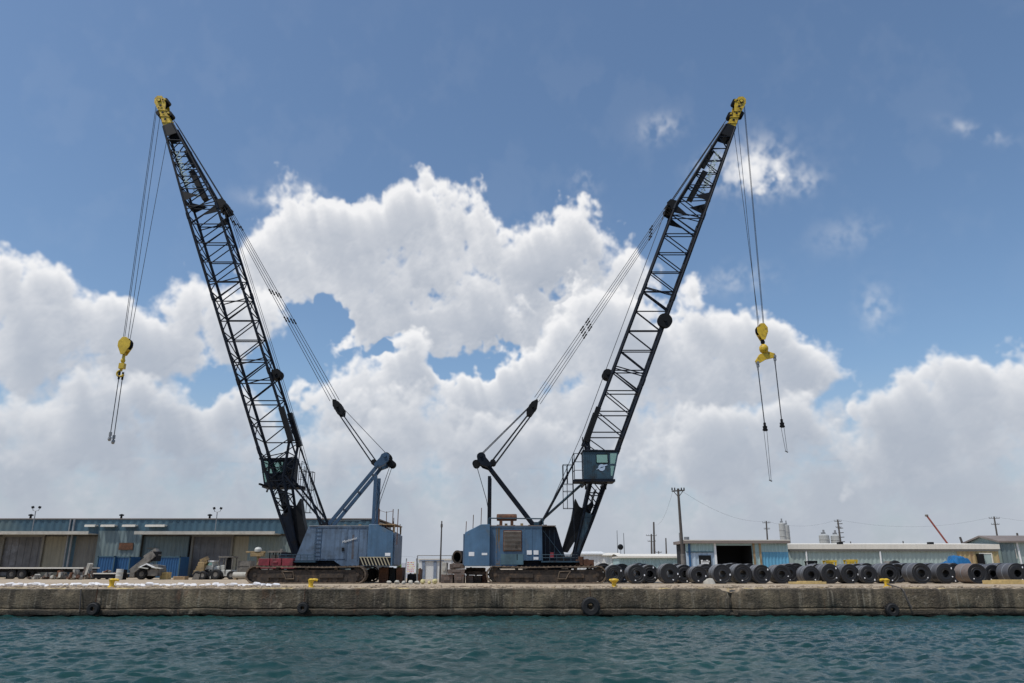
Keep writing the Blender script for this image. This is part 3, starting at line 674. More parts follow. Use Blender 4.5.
    hd.prism([(gh[0]-.30, gh[1]-.40), (gh[0]+.05, gh[1]-.75), (gh[0]+.75, gh[1]-1.0), (gh[0]+.85, gh[1]-.65), (gh[0]+.40, gh[1]-.12), (gh[0]+.28, gh[1]+.15), (gh[0]-.05, gh[1]+.28), (gh[0]-.32, gh[1]+.10)], .72, 1.05)
    hd.cyl((gh[0], -1.15, gh[1]), (gh[0], 1.15, gh[1]), .13, 10); hd.cyl((gh[0]+.6, -1.15, gh[1]-.75), (gh[0]+.6, 1.15, gh[1]-.75), .1, 10)
    hd.build('gantry_head', gm_, go_, .02)
    for x, z, r_ in ((gh[0], gh[1], .36), (gh[0]-.42, gh[1]-.55, .30), (gh[0]+.95, gh[1]-.45, .24)):
        for yy in (-.5, -.17, .17, .5):
            w_ = MB(); w_.lathe([(0, -.06), (r_, -.06), (r_*.86, 0), (r_, .06), (0, .06)], (x, yy, z), 'y', 20); w_.build('sheave', M['black'], go_)
    # --- boom lattice
    bm = MB()
    stations = [0, 3, 6.1, 8.9, 15, 23, 31.6, 36.5, 41.4]
    for sy in (-1, 1):
        for tab, rr_ in ((FRONT, .125), (REAR, .115)):
            for a, b in zip(stations, stations[1:]):
                bm.cyl(BP(a, interp(tab, a), sy*interp(HALFW, a)), BP(b, interp(tab, b), sy*interp(HALFW, b)), rr_ if a < 31 else rr_*.85, 8)
    step = 1.94; s = 8.95; up = 0; joints = (15.0, 23.0, 31.0)
    lac = .053
    def nd(tab, s_, sy): return BP(s_, interp(tab, s_), sy*interp(HALFW, s_))
    k = 0
    while s < 40.3:
        dep = interp(FRONT, s)-interp(REAR, s); lv_ = dep*math.tan(R(90)-ANG)   # rise that makes a strut level
        stp = step if s < 31 else step*.78
        for sy in (-1, 1):
            s = s+.96 if sy > 0 else s
            if s > 40.2: s -= .96; continue
            a = nd(REAR, s, sy); b = nd(FRONT, min(s+lv_, 41.3), sy); c = nd(REAR, min(s+stp, 41.2), sy)
            bm.cyl(a, b, lac, 5); bm.cyl(b, c, lac, 5)
            if any(abs(s-j) < 1.0 for j in joints):
                bm.cyl(nd(REAR, s+.45, sy), nd(FRONT, s+lv_-.35, sy), lac, 5); bm.cyl(a, nd(FRONT, max(s-.8, 0), sy), lac, 5)
            if sy > 0: s -= .96
        for tab in (FRONT, REAR):
            off = lv_ if tab is FRONT else 0
            a = nd(tab, min(s+off, 41.3), -1); b = nd(tab, min(s+off, 41.3), 1); c = nd(tab, min(s+off+stp*.5, 41.35), 1 if k % 2 else -1); d_ = nd(tab, min(s+off+stp, 41.4), 1 if k % 2 == 0 else -1)
            bm.cyl(a, b, lac, 5)
            e0 = nd(tab, min(s+off, 41.4), 1 if k % 2 else -1); e1 = nd(tab, min(s+off+stp, 41.4), -1 if k % 2 else 1)
            bm.cyl(e0, e1, lac*.9, 5)
            if k % 3 == 0: bm.cyl(nd(tab, min(s+off, 41.4), -1 if k % 2 else 1), nd(tab, min(s+off+stp, 41.4), 1 if k % 2 else -1), lac*.9, 5)
        s += stp; k += 1
    # lower (foot) section lacing
    s = .9
    while s < 8.6:
        for sy in (-1, 1):
            if s > 2.6:
                bm.cyl(nd(REAR, s, sy), nd(FRONT, s+.35, sy), .045, 5); bm.cyl(nd(FRONT, s+.35, sy), nd(REAR, min(s+1.0, 8.9), sy), .045, 5)
        for tab in (FRONT, REAR):
            if s > 3.4: bm.cyl(nd(tab, s, -1), nd(tab, s, 1), .05, 5); bm.cyl(nd(tab, s, -1 if s % 2 > 1 else 1), nd(tab, min(s+1.0, 8.9), 1 if s % 2 > 1 else -1), .045, 5)
        s += 1.0
    # connector lugs at the section joints
    for j in (8.9, 15.0, 23.0, 31.2):
        for sy in (-1, 1):
            for tab in (FRONT, REAR):
                bm.cyl(nd(tab, j-.28, sy), nd(tab, j+.28, sy), .15, 8)
    boom = bm.build('boom', [M['navy']], root)
    # foot legs plated blue
    fl = MB()
    for sy in (-1, 1):
        a0, a1 = nd(FRONT, -.15, sy), nd(FRONT, 3.4, sy); b0, b1 = nd(REAR, -.15, sy), nd(REAR, 3.4, sy); y = sy*interp(HALFW, 1.5)
        pts = [(p.x, p.z) for p in (a0, a1, b1, b0)]
        o_ = len(fl.v); sk = [(a0, a0.y), (a1, a1.y), (b1, b1.y), (b0, b0.y)]
        vs = [Vector((p.x, yy-.035, p.z)) for p, yy in sk]+[Vector((p.x, yy+.035, p.z)) for p, yy in sk]
        fl._add(vs, [(0, 1, 2, 3), (7, 6, 5, 4)]+[((i+1) % 4, i, 4+i, 4+(i+1) % 4) for i in range(4)])
        fl.cyl(BP(0, 0, sy*.55-.12), BP(0, 0, sy*.55+.12), .24, 14)
    fl.build('boom_foot', M['boomblue'] if right else M['navy'], boom)
    # plated inner fork with a round cut-out, behind the drum
    def W_(px, py): x_, z_ = L(px, py, 0); return (x_+DX, z_)
    pl = [W_(561.5, 551.5), W_(567.5, 552.5), W_(586.5, 521.5), W_(593, 506), W_(592.5, 500.5)]
    cx, cz = W_(582.5, 503.5); rad = abs(W_(587.5, 503)[0]-cx)*.95
    for k in range(1, 9):
        a = R(-12)-R(160)*k/9; pl.append((cx+rad*math.cos(a), cz+rad*math.sin(a)))
    pl += [W_(575, 499), W_(573.5, 506), W_(571, 520)]
    pw = MB(); pw.prism(pl, -.45, .45); pw.build('rope_guard', M['black'], boom)
    # reeved inner plates of the lower boom (wide dark plating between the chords)
    ip = MB()
    v_ = [BP(.6, -.05, -.45), BP(.6, -.05, .45), BP(5.4, -.35, .98), BP(5.4, -.35, -.98)]
    vv = v_+[p-Vector((.05, 0, 0)) for p in v_]
    ip._add(vv, [(0, 1, 2, 3), (7, 6, 5, 4), (0, 4, 5, 1), (1, 5, 6, 2), (2, 6, 7, 3), (3, 7, 4, 0)]); ip.build('web_plate', M['black'], boom)
    # black plated collar + gussets under the tip
    cp = MB()
    for sy in (-1, 1):
        for (s0, s1) in ((40.2, 41.5),):
            P_ = [nd(FRONT, s0, sy), nd(FRONT, s1, sy), nd(REAR, s1, sy), nd(REAR, s0, sy)]
            q_ = P_+[p+Vector((0, sy*.05, 0)) for p in P_]; cp._add(q_, [(0, 1, 2, 3), (7, 6, 5, 4), (0, 4, 5, 1), (1, 5, 6, 2), (2, 6, 7, 3), (3, 7, 4, 0)])
        for s0, tabA, tabB, sz in ((32.8, FRONT, REAR, 1.1), (30.6, REAR, FRONT, .8)):
            a = nd(tabA, s0, sy); b = nd(tabA, s0+sz, sy); c = a.lerp(nd(tabB, s0+.3, sy), .55)
            q_ = [a, b, c, a+Vector((0, sy*.04, 0)), b+Vector((0, sy*.04, 0)), c+Vector((0, sy*.04, 0))]
            cp._add(q_, [(0, 1, 2), (5, 4, 3), (0, 3, 4, 1), (1, 4, 5, 2), (2, 5, 3, 0)])
    cp.bar(BP(33.0, -1.4, 0), BP(36.2, -1.0, 0), .55, .5); cp.bar(BP(36.6, -1.3, 0), BP(38.5, -1.0, 0), .3, .35)
    cp.bar(nd(REAR, 38.6, -1), nd(REAR, 38.6, 1), .2); cp.bar(nd(FRONT, 33.0, -1), nd(FRONT, 33.0, 1), .2)
    cp.build_each('gusset', M['black'], boom)
    # lettering up the taper
    for sy in (-1, 1):
        ctr = BP(36.1, -.52, sy*(interp(HALFW, 36.1)+.08)); xa = Vector((CA, 0, SA))*1.0; 
        if sy < 0: yv = Vector((-SA, 0, CA)); zv = Vector((0, -1, 0)); xv = Vector((CA, 0, SA))
        else: xv = Vector((CA, 0, SA)); yv = Vector((SA, 0, -CA)); zv = Vector((0, 1, 0))
        mw = Matrix(((xv.x, yv.x, zv.x, ctr.x), (xv.y, yv.y, zv.y, ctr.y), (xv.z, yv.z, zv.z, ctr.z), (0, 0, 0, 1)))
        text_mesh('lettering', 'MANITOWOC', .62, M['letter'], boom, mw, 'pale lettering running up the boom')
    # yellow tip
    tp = MB()
    prof = [(41.3, -.62), (41.3, .18), (43.0, .14), (43.7, .26), (44.3, .34), (44.75, .20), (44.92, -.12), (44.75, -.50), (44.3, -.66), (43.7, -.60), (43.2, -.42)]
    for sy in (-1, 1):
        P_ = [BP(a, b, sy*.48) for a, b in prof]; Q_ = [p+Vector((0, -sy*.07, 0)) for p in P_]; n = len(prof)
        tp._add(P_+Q_, [tuple(range(n)), tuple(range(2*n-1, n-1, -1))]+[((i+1) % n, i, n+i, n+(i+1) % n) for i in range(n)])
        for s0 in (41.6, 42.3, 43.0): tp.bar(BP(s0, -.6, sy*.5), BP(s0+.35, .18, sy*.5), .07)
    Pf = [BP(41.3, .20, -.47), BP(41.3, .20, .47), BP(43.2, .22, .47), BP(43.2, .22, -.47)]; tp._add(Pf+[p-Vector((.06, 0, 0)) for p in Pf], [(0, 1, 2, 3), (7, 6, 5, 4)])
    Pf = [BP(41.3, -.6, -.47), BP(41.3, -.6, .47), BP(43.2, -.5, .47), BP(43.2, -.5, -.47)]; tp._add(Pf+[p+Vector((.06, 0, 0)) for p in Pf], [(0, 1, 2, 3), (7, 6, 5, 4)])
    tip = tp.build('boom_tip', M['yellow_clean'], boom)
    for sy in (-1, 1):
        for (s0, p0, r_) in ((42.1, -.2, .12), (42.9, -.15, .11), (43.7, -.15, .12), (44.35, -.15, .2), (44.25, -.5, .08), (43.5, .08, .07)):
            hb9 = MB(); c = BP(s0, p0, sy*.55); hb9.cyl(c, c+Vector((0, sy*.03, 0)), r_, 12); hb9.build('dark_hole_disc', M['black'], boom)  # black discs added on the tip plates in place of dark holes
    for (s0, p0, r_) in ((44.35, -.15, .46), (43.2, .28, .24), (42.7, -.62, .28), (44.25, -.68, .24)):
        for yy in (-.32, -.11, .11, .32):
            c = BP(s0, p0, yy); w_ = MB(); w_.lathe([(0, -.05), (r_, -.05), (r_*.88, 0), (r_, .05), (0, .05)], c, 'y', 22); w_.build('sheave', M['black'], boom)
    pn = MB(); pn.cyl(BP(44.35, -.15, -.6), BP(44.35, -.15, .6), .14, 12); pn.cyl(BP(44.25, -.68, -.55), BP(44.25, -.68, .55), .09, 10)
    pn.cyl(BP(42.7, -.62, -.55), BP(42.7, -.62, .55), .09, 10)
    pn.build('tip_pin', M['yellow'], boom)
    # sheaves, drum and boxes along the boom
    def sheave(s0, p0, r_, yy, wd=.16, m_='black'):
        w_ = MB(); w_.lathe([(0, -wd), (r_, -wd), (r_*.86, -wd*.3), (r_*.86, wd*.3), (r_, wd), (0, wd)], BP(s0, p0, yy), 'y', 24)
        w_.lathe([(0, -wd*1.6), (.12, -wd*1.6), (.12, wd*1.6), (0, wd*1.6)], BP(s0, p0, yy), 'y', 12); w_.build('sheave', M[m_], boom)
    if right: sheave(20.6, .1, .62, -1.55, .2); 
    else: pass
    for yy in (-.35, .35): sheave(14.8, -2.75, .42, yy, .14)
    bx = MB(); bx.bar(BP(14.4, -2.5, 0), BP(15.2, -2.6, 0), 1.0, .25); bx.bar(BP(8.6, -2.45, -1.25), BP(11.6, -2.5, -1.25), .36, .42); bx.bar(BP(8.6, -2.45, 1.25), BP(11.6, -2.5, 1.25), .36, .42)
    bx.build_each('sheave_bracket', M['black'], boom)
    for yy in (-.6, .6): sheave(31.5, -2.85, .34, yy, .16)
    kb = MB()
    for yy in (-.95, -.2, .2, .95):
        P_ = [BP(31.0, -2.4, yy), BP(31.15, -3.1, yy), BP(31.5, -3.25, yy), BP(31.95, -3.05, yy), BP(32.0, -2.4, yy)]; Q_ = [p+Vector((0, .08, 0)) for p in P_]; n = 5
        kb._add(P_+Q_, [tuple(range(n)), tuple(range(2*n-1, n-1, -1))]+[((i+1) % n, i, n+i, n+(i+1) % n) for i in range(n)])
    kb.cyl(BP(31.3, -3.05, -1.1), BP(31.3, -3.05, 1.1), .12, 8); kb.build('pendant_bracket', M['black'], boom)
    # --- backstops
    for sy in (-1, 1):
        a = Vector((L(539, 524)[0], sy*1.35, hz_)); b = nd(REAR, 9.3, sy); 
        s1 = MB(); s1.cyl(a, a.lerp(b, .55), .095, 10); s1.cyl(a.lerp(b, .5), b, .065, 10); s1.build('backstop', M['navy'], root)
        a = Vector((L(536, 521)[0], sy*1.15, hz_+.15)); b = nd(REAR, 6.3, sy)
        s1 = MB(); s1.cyl(a, b, .08, 8); s1.box(tuple(a-Vector((.2, .12, .2))), tuple(a+Vector((.2, .12, .2)))); s1.build('backstop', M['boomblue'] if right else M['navy'], root)
    # --- ropes and pendants
    br = Vector((L(532.5, 408)[0], 0, L(532.5, 408)[1])); brd = (BP(31.3, -3.05, 0)-br).normalized(); prp0 = brd.cross(Vector((0, 1, 0))).normalized()
    for yy in (-1.0, -.38, .38, 1.0):
        a = BP(31.3, -3.05, yy)-prp0*yy*.12; b = br+brd*.75+Vector((0, yy*.55, 0))-prp0*yy*.30
        p_ = MB(); p_.cyl(a, b, .026, 6); po = p_.build('pendant_rope', M['rope'], root)
        for t_ in (.085, .46, .60) if not right else (.13, .62, .66):
            c = a.lerp(b, t_); dd = (b-a).normalized(); l_ = MB(); l_.cyl(c-dd*.2, c+dd*.2, .055, 8); l_.cyl(c-dd*.24, c-dd*.14, .075, 8); l_.cyl(c+dd*.14, c+dd*.24, .075, 8); l_.build('socket_link', M['black'], po)
    bb = MB(); side = Vector((0, 1, 0)); prp = brd.cross(side).normalized()
    for yy in (-.55, -.2, .2, .55):
        c = br+Vector((0, yy, 0)); P_ = [c+brd*.65+prp*.12, c+brd*.3+prp*.30, c-brd*.45+prp*.30, c-brd*.8+prp*.05, c-brd*.6-prp*.28, c+brd*.25-prp*.30, c+brd*.65-prp*.12]
        Q_ = [p+Vector((0, .07, 0)) for p in P_]; n = 7; bb._add(P_+Q_, [tuple(range(n)), tuple(range(2*n-1, n-1, -1))]+[((i+1) % n, i, n+i, n+(i+1) % n) for i in range(n)])
    bb.cyl(br-Vector((0, .7, 0)), br+Vector((0, .75, 0)), .1, 8); bb.cyl(br+brd*.65-Vector((0, .62, 0)), br+brd*.65+Vector((0, .62, 0)), .08, 8)
    bo = bb.build('bridle_block', M['black'], root)
    for yy in (-.37, 0, .37): w_ = MB(); w_.lathe([(0, -.1), (.33, -.1), (.27, 0), (.33, .1), (0, .1)], br+Vector((0, yy, 0)), 'y', 20); w_.build('sheave', M['black'], bo)
    g1 = Vector((gh[0]+.02, 0, gh[1]+.28)); g2 = Vector((gh[0]+.75, 0, gh[1]-.45)); g3 = Vector((gh[0]+1.15, 0, gh[1]-.5))
    for g_, off, r_ in ((g1, .25, .018), (g2, -.05, .024), (g3, -.28, .024)):
        for yy in (-.5, -.17, .17, .5):
            p_ = MB(); p_.cyl(g_+Vector((0, yy, 0)), br+prp*off+Vector((0, yy*.8, 0)), r_, 5); p_.build('luffing_rope', M['rope'], root)
    for yy in (-.5, .5):
        p_ = MB(); p_.cyl(Vector((gh[0]-.35, yy, gh[1]-.8)), Vector((L(486.5, 500)[0], yy, L(486.5, 500)[1])), .025, 5); p_.cyl(Vector((L(486.5, 500)[0], yy, L(486.5, 500)[1])), Vector((L(489, 523)[0]+.2, yy, hz_)), .02, 5); p_.build('luffing_rope', M['rope'], root)
    for yy in (-.75, -.4, .4, .75):
        p_ = MB(); p_.cyl(BP(31.7, -3.0, yy), BP(41.9, -.85, yy*.55), .030, 5); p_.build('pendant_rope', M['rope'], root)
    for yy, pp in ((-.35, -3.05), (.35, -3.05)):
        p_ = MB(); p_.path([Vector((p1-.3, yy, hz_-.5)), BP(9.6, -2.95, yy), BP(14.8, -3.0, yy), BP(31.6, -3.1, yy)], .02, 5); p_.build('hoist_rope', M['rope'], root)
    # --- elevated cab on the operator side
    def C(px, py): return L(px, py, -2.9)
    cx0, cz1 = C(583, 452); cx1t = C(618.5, 452)[0]; cx1b = C(613.2, 479)[0]; cz0 = C(583, 479)[1]
    ya, yb = -3.05, -1.45; T = .06
    wx0, wx1 = C(595.7, 1)[0], C(608.5, 1)[0]
    # recompute on the correct rows
    wx0, wz1 = C(596, 454.5); wx1, wz0 = C(607.8, 463.2); qx0, qz1 = C(609.8, 453.5); qz0 = C(610, 476)[1]
    def fx(z): return cx1b+(cx1t-cx1b)*(z-cz0)/(cz1-cz0)
    cbm = MB()
    for y0, y1, far in ((ya, ya+T, 0), (yb-T, yb, 1)):
        a, b, c_, d_ = (wx0, wx1, wz0, wz1)
        if far: a, b, c_, d_ = wx0-.15, wx1, wz0-.25, wz1
        cbm.prism([(cx0, cz0), (a, cz0), (a, cz1), (cx0, cz1)], y0, y1)
        cbm.prism([(a, cz0), (b, cz0), (b, c_), (a, c_)], y0, y1); cbm.prism([(a, d_), (b, d_), (b, cz1), (a, cz1)], y0, y1)
        cbm.prism([(b, cz0), (qx0, cz0), (qx0, cz1), (b, cz1)], y0, y1)
        cbm.prism([(qx0, cz0), (fx(cz0), cz0), (fx(qz0), qz0), (qx0, qz0)], y0, y1)
        cbm.prism([(qx0, qz1), (fx(qz1), qz1), (fx(cz1), cz1), (qx0, cz1)], y0, y1)
        cbm.prism([(fx(qz0)-.12, qz0), (fx(qz0), qz0), (fx(qz1), qz1), (fx(qz1)-.12, qz1)], y0, y1)
        zm = (qz0+qz1)/2; cbm.prism([(qx0, zm-.1), (fx(zm), zm-.1), (fx(zm), zm+.06), (qx0, zm+.06)], y0+.005, y1-.005)
    cbm.box((cx0, ya+T, cz0), (cx0+T, yb-T, cz1)); cbm.box((cx0+T, ya+T, cz0), (fx(cz0)-.02, yb-T, cz0+T))
    # front frame
    for yy in (ya+T+.03, (ya+yb)/2, yb-T-.03): cbm.bar((fx(cz0)-.04, yy, cz0+T), (fx(cz1)-.04, yy, cz1), .06)
    cbm.bar((fx(qz0)-.04, ya+T, qz0), (fx(qz0)-.04, yb-T, qz0), .07)
    for k in range(6): x = cx0+.12+k*.16; cbm.box((x, ya-.02, cz0+.1), (x+.04, ya, cz1-.08)); 
    cab = cbm.build('operator_cab', M['boomblue'] if right else M['navy'], root)
    rf = MB(); rf.box((cx0-.05, ya-.08, cz1), (cx1t+.1, yb+.08, cz1+.14)); rf.box((cx0+.5, ya+.3, cz1+.14), (cx0+1.2, yb-.3, cz1+.22)); rf.build('cab_roof', M['navy'], cab, .02)
    for (a, b, c_, d_, y) in ((wx0, wx1, wz0, wz1, ya+.03), (wx0-.15, wx1, wz0-.25, wz1, yb-.03)):
        g_ = MB(); g_.box((a, y-.006, c_), (b, y+.006, d_)); g_.build('window', M['glass'], cab)
    for y in (ya+.03, yb-.03):
        g_ = MB(); g_.prism([(qx0, qz0), (fx(qz0)-.1, qz0), (fx(qz1)-.1, qz1), (qx0, qz1)], y-.006, y+.006); g_.build('window', M['glass'], cab)
    g_ = MB(); g_.box((0, ya+T, 0), (.012, yb-T, 1)); g_.v = [(fx(cz0+T+(cz1-cz0-T)*z)-.03+x, y, cz0+T+(cz1-cz0-T)*z) for x, y, z in g_.v]; g_.build('windscreen', M['glass'], cab)
    stt = MB(); stt.box((cx0+.9, -2.5, cz0+.3), (cx0+1.4, -2.0, cz0+.75)); stt.box((cx0+.85, -2.5, cz0+.7), (cx0+1.0, -2.0, cz0+1.5)); stt.build('seat', M['black'], cab, .03)
    fr_ = MB()
    for a, b in (((wx0, wz0), (wx1, wz0)), ((wx1, wz0), (wx1, wz1)), ((wx1, wz1), (wx0, wz1)), ((wx0, wz1), (wx0, wz0))): fr_.bar((a[0], ya-.015, a[1]), (b[0], ya-.015, b[1]), .05, .05)
    fr_.build('window_frame', M['navy'], cab)
    # round emblem with a swoosh
    lx, lz = C(601.5, 467.8); em = MB(); em.lathe([(0, -.02), (.26, -.02), (.26, 0), (0, 0)], (lx, ya-.002, lz), 'y', 28)
    em._add([(lx-.46, ya-.025, lz-.16), (lx-.1, ya-.025, lz-.08), (lx+.05, ya-.025, lz+.06), (lx-.25, ya-.025, lz-.02)], [(0, 1, 2, 3)])
    em._add([(lx+.1, ya-.025, lz+.06), (lx+.46, ya-.025, lz+.18), (lx+.42, ya-.025, lz+.25), (lx+.05, ya-.025, lz+.2)], [(0, 1, 2, 3)])
    em.build('emblem', mat('emblem_pale_paint', (.42, .52, .66), .6, var=.1), cab)
    em = MB(); em._add([(lx-.2, ya-.028, lz-.05), (lx+.05, ya-.028, lz-.01), (lx+.2, ya-.028, lz+.08), (lx-.03, ya-.028, lz+.05)], [(0, 1, 2, 3)]); em.build('emblem_stripe', M['boomblue'], cab)
    # platform under and behind the cab, rails, caged ladder
    pfx0 = C(574, 480)[0]; pf = MB(); pf.box((pfx0, ya-.12, cz0-.22), (cx1b+.12, yb+.12, cz0-.03)); 
    for x in (cx0+.3, cx1b-.4): pf.bar((x, yb, cz0-.15), (x, -1.1, cz0-.6), .12)
    pf.bar((cx0+.2, ya+.3, cz0-.2), (cx0+.2, 1.2, cz0-.2), .14); pf.bar((cx1b-.5, ya+.3, cz0-.2), (cx1b-.5, 1.2, cz0-.2), .14)
    plt = pf.build('cab_platform', M['navy'], root)
    rl = MB(); zt = cz0+1.95
    for x, y in ((pfx0+.03, ya-.05), (pfx0+.03, yb), (cx0-.08, ya-.05)): rl.cyl((x, y, cz0-.1), (x, y, zt), .03, 6)
    for z in (zt, zt-.65, zt-1.3):
        rl.cyl((pfx0+.03, ya-.05, z), (cx0-.05, ya-.05, z), .025, 6); rl.cyl((pfx0+.03, ya-.05, z), (pfx0+.03, yb, z), .025, 6)
    rl.cyl((cx0+.02, ya, cz1), (cx0-.03, ya, cz1+1.15), .04, 6); rl.cyl((cx0+.5, yb, cz1), (cx0+.48, yb, cz1+.7), .02, 5)
    rl.build('handrail', M['navy'], plt)
    la = MB(); lx0 = C(564, 500)[0]; lx1 = C(574, 500)[0]; zb = C(570, 520)[1]; ztp = C(570, 464)[1]; yl = -2.3
    for y in (yl-.25, yl+.25): la.cyl((lx1, y, zb), (lx1, y, zt-.3), .03, 5)
    z = zb+.1
    while z < zt-.4: la.cyl((lx1, yl-.25, z), (lx1, yl+.25, z), .018, 4); z += .33
    for y in (yl-.35, yl+.35):
        for x in (lx0, lx0+.33): la.cyl((x, y, zb+.9 if y > yl else ztp-1.5), (x, y, ztp), .028, 5)
    for z in (ztp, ztp-1.5, zb+.9, zb+2.2):
        la.path([(lx1, yl-.3, z), (lx0+.33, yl-.37, z), (lx0, yl-.3, z), (lx0, yl+.3, z), (lx0+.33, yl+.37, z), (lx1, yl+.3, z)], .024, 4)
    la.cyl((lx1, yl, zb), (lx1+.05, yl, hb2), .03, 5)
    la.build('caged_ladder', M['navy'], root)
    # --- main falls and hook block
    hk = Vector((L(762, 332)[0] if right else BP(44.35, .3, 0).x+.25, 0, 0)); top = BP(44.35, .30, 0)
    hz = L(762, 331)[1] if right else (at(126, 345, YC).z-QZ)
    hx = top.x
    if right: hx = L(762, 335)[0]
    else: hx = -(at(125.5, 345, YC).x-ox)
    hb0 = Vector((hx, 0, hz))
    for yy in (-.11, .11):
        p_ = MB(); p_.cyl(BP(44.35, .30, yy), hb0+Vector((.22, yy, .35)), .024, 5); p_.build('hoist_rope', M['rope'], root)
        p_ = MB(); p_.cyl(BP(42.6 if yy > 0 else 40.9, .3, yy*3), hb0+Vector((-.22, yy*1.5, .35)), .024, 5); p_.build('hoist_rope', M['rope'], root)
    BW = .46 if right else .52
    hbm = MB(); hp_ = [(-.12, .62), (.22, .62), (BW, .25), (BW, -.15), (.16, -.85), (-.12, -.85), (-BW, -.15), (-BW, .25)]
    if not right: hp_ = [(a*1.0, b*1.05) for a, b in hp_]
    for yy in (-.30, .22): hbm.prism([(hb0.x+a, hb0.z+b) for a, b in hp_], yy, yy+.08)
    hbm.prism([(hb0.x+a*.8, hb0.z-.45+b*.12) for a, b in hp_], -.22, .22)
    hbo = hbm.build('hook_block', M['yellow_clean'] if right else M['yellow'], root, .02)
    for yy in (-.12, .10): w_ = MB(); w_.lathe([(0, -.08), (BW*1.02, -.08), (BW*.86, 0), (BW*1.02, .08), (0, .08)], hb0+Vector((-.04, yy, .05)), 'y', 22); w_.build('sheave', M['black'], hbo)
    hkz = hb0.z-.88
    h_ = MB(); h_.cyl((hx, 0, hkz+.1), (hx, 0, hkz-.35 if right else hkz-.75), .13, 10)
    hkz -= 0 if right else .38
    h_.lump((hx, 0, hkz-.12), (.2, .2, .22), 2, 8, .05); ho = h_.build('swivel', M['black'] if right else M['yellow'], hbo)
    h_ = MB()
    if right:
        h_.lathe([(0, .42), (.22, .36), (.36, .18), (.38, -.02), (.32, -.25), (.15, -.4), (0, -.42)], (hx+.03, 0, hkz-.72), 'z', 16)
        h_.cyl((hx, 0, hkz-1.05), (hx, 0, hkz-1.45), .10, 8)
    else:
        h_.box((hx-.22, -.2, hkz-.85), (hx+.22, .2, hkz-.38)); h_.cyl((hx+.05, 0, hkz-.8), (hx+.05, 0, hkz-1.05), .12, 8)
        pts = [Vector((hx+.05+.30*math.cos(R(a)), 0, hkz-1.25+.26*math.sin(R(a)))) for a in range(100, -170, -20)]
        h_.path(pts, .09, 8)
    h_.build('hook', M['yellow_clean'] if right else M['yellow'], hbo)
    return root, Vector((hx, 0, hkz-(1.3 if right else 1.45))), hb0

craneR, hkR, hbR = crane(True, ORX, 0, 'blue crane with its boom raised to the right and an emblem on its cab')
OLX = at(245, 575, 58.5).x+4.46
craneL, hkL, hbL = crane(False, OLX, math.pi, 'blue crane with a red box over its tracks and its boom raised to the left')

# slings hanging from the hooks
def world(rt, p):
    c, s_ = math.cos(rt.rotation_euler[2]), math.sin(rt.rotation_euler[2]); return Vector((rt.location.x+c*p.x-s_*p.y, rt.location.y+s_*p.x+c*p.y, rt.location.z+p.z))
h = world(craneR, hkR)
a0 = at(757.5, 363, YC); b0 = at(774.5, 356.5, YC); pk = Vector((h.x, YC, h.z+.1))
sb = empty('spreader_beam', pk, 0, 'yellow triangular spreader beam hanging from the right crane hook', 'spreader beam')
m = MB()
def rel(p): return (p.x-pk.x, p.z-pk.z)
A, B = rel(a0), rel(b0); dv = Vector((B[0]-A[0], 0, B[1]-A[1])).normalized(); nv = Vector((-dv.z, 0, dv.x))
ctr = ((A[0]+B[0])/2, (A[1]+B[1])/2)
def pp(base, al, up): return (base[0]+dv.x*al+nv.x*up, base[1]+dv.z*al+nv.z*up)
poly = [pp(A, -.1, -.12), pp(ctr, 0, .02), pp(B, .1, -.12), pp(B, .12, .22), pp(ctr, .45, .62), pp(ctr, -.35, .62), pp(A, -.12, .22)]
m.prism(poly, -.10, .10); bmo = m.build('beam', M['yellow_clean'], sb, .02)
for e in (A, B):
    r_ = MB(); r_.cyl((e[0], -.16, e[1]), (e[0], .16, e[1]), .12, 10); r_.cyl((e[0], 0, e[1]), (e[0]+.02, 0, e[1]-.35), .13, 8); r_.build('shackle', M['galv'], sb)
r_ = MB(); r_.cyl((ctr[0], 0, ctr[1]+.3), (ctr[0], 0, ctr[1]+.95), .08, 8); r_.build('lifting_eye', M['black'], sb)
def sling(top, mid, end, label, grp):
    o = empty('wire_sling', end, 0, label, 'sling', grp)
    t, k_ = top-end, mid-end
    m = MB()
    for dx in (-.035, .035): m.cyl(t+Vector((dx, dx, 0)), k_+Vector((dx, dx, 0)), .022, 5)
    for dx in (-.13, .13): m.cyl(k_+Vector((dx, 0, 0)), Vector((dx*.5, 0, .1)), .018, 5)
    m.build('rope', M['rope'], o)
    m = MB(); m.cyl(t+Vector((0, 0, .1)), t-Vector((0, 0, .45)), .10, 8, .05); m.build('socket', M['galv'], o)
    m = MB(); m.cyl(k_+Vector((0, 0, .4)), k_+Vector((0, 0, .12)), .11, 8); m.cyl(k_+Vector((0, 0, .1)), k_-Vector((0, 0, .3)), .20, 8, .14); m.cyl(k_+Vector((-.2, 0, -.2)), k_+Vector((.2, 0, -.2)), .08, 6); m.build('coupling', M['black'], o)
    m = MB(); m.cyl((-.1, 0, .1), (.12, 0, -.02), .06, 8); m.build('end_link', M['galv'], o)
sling(at(757.7, 366, YC), at(765, 427.5, YC), at(770.5, 481, YC), 'longer wire sling hanging from the left end of the yellow spreader beam', 'slings under the spreader beam')
sling(at(774.8, 360, YC), at(782, 424, YC), at(786.5, 452, YC), 'shorter wire sling hanging from the right end of the yellow spreader beam', 'slings under the spreader beam')
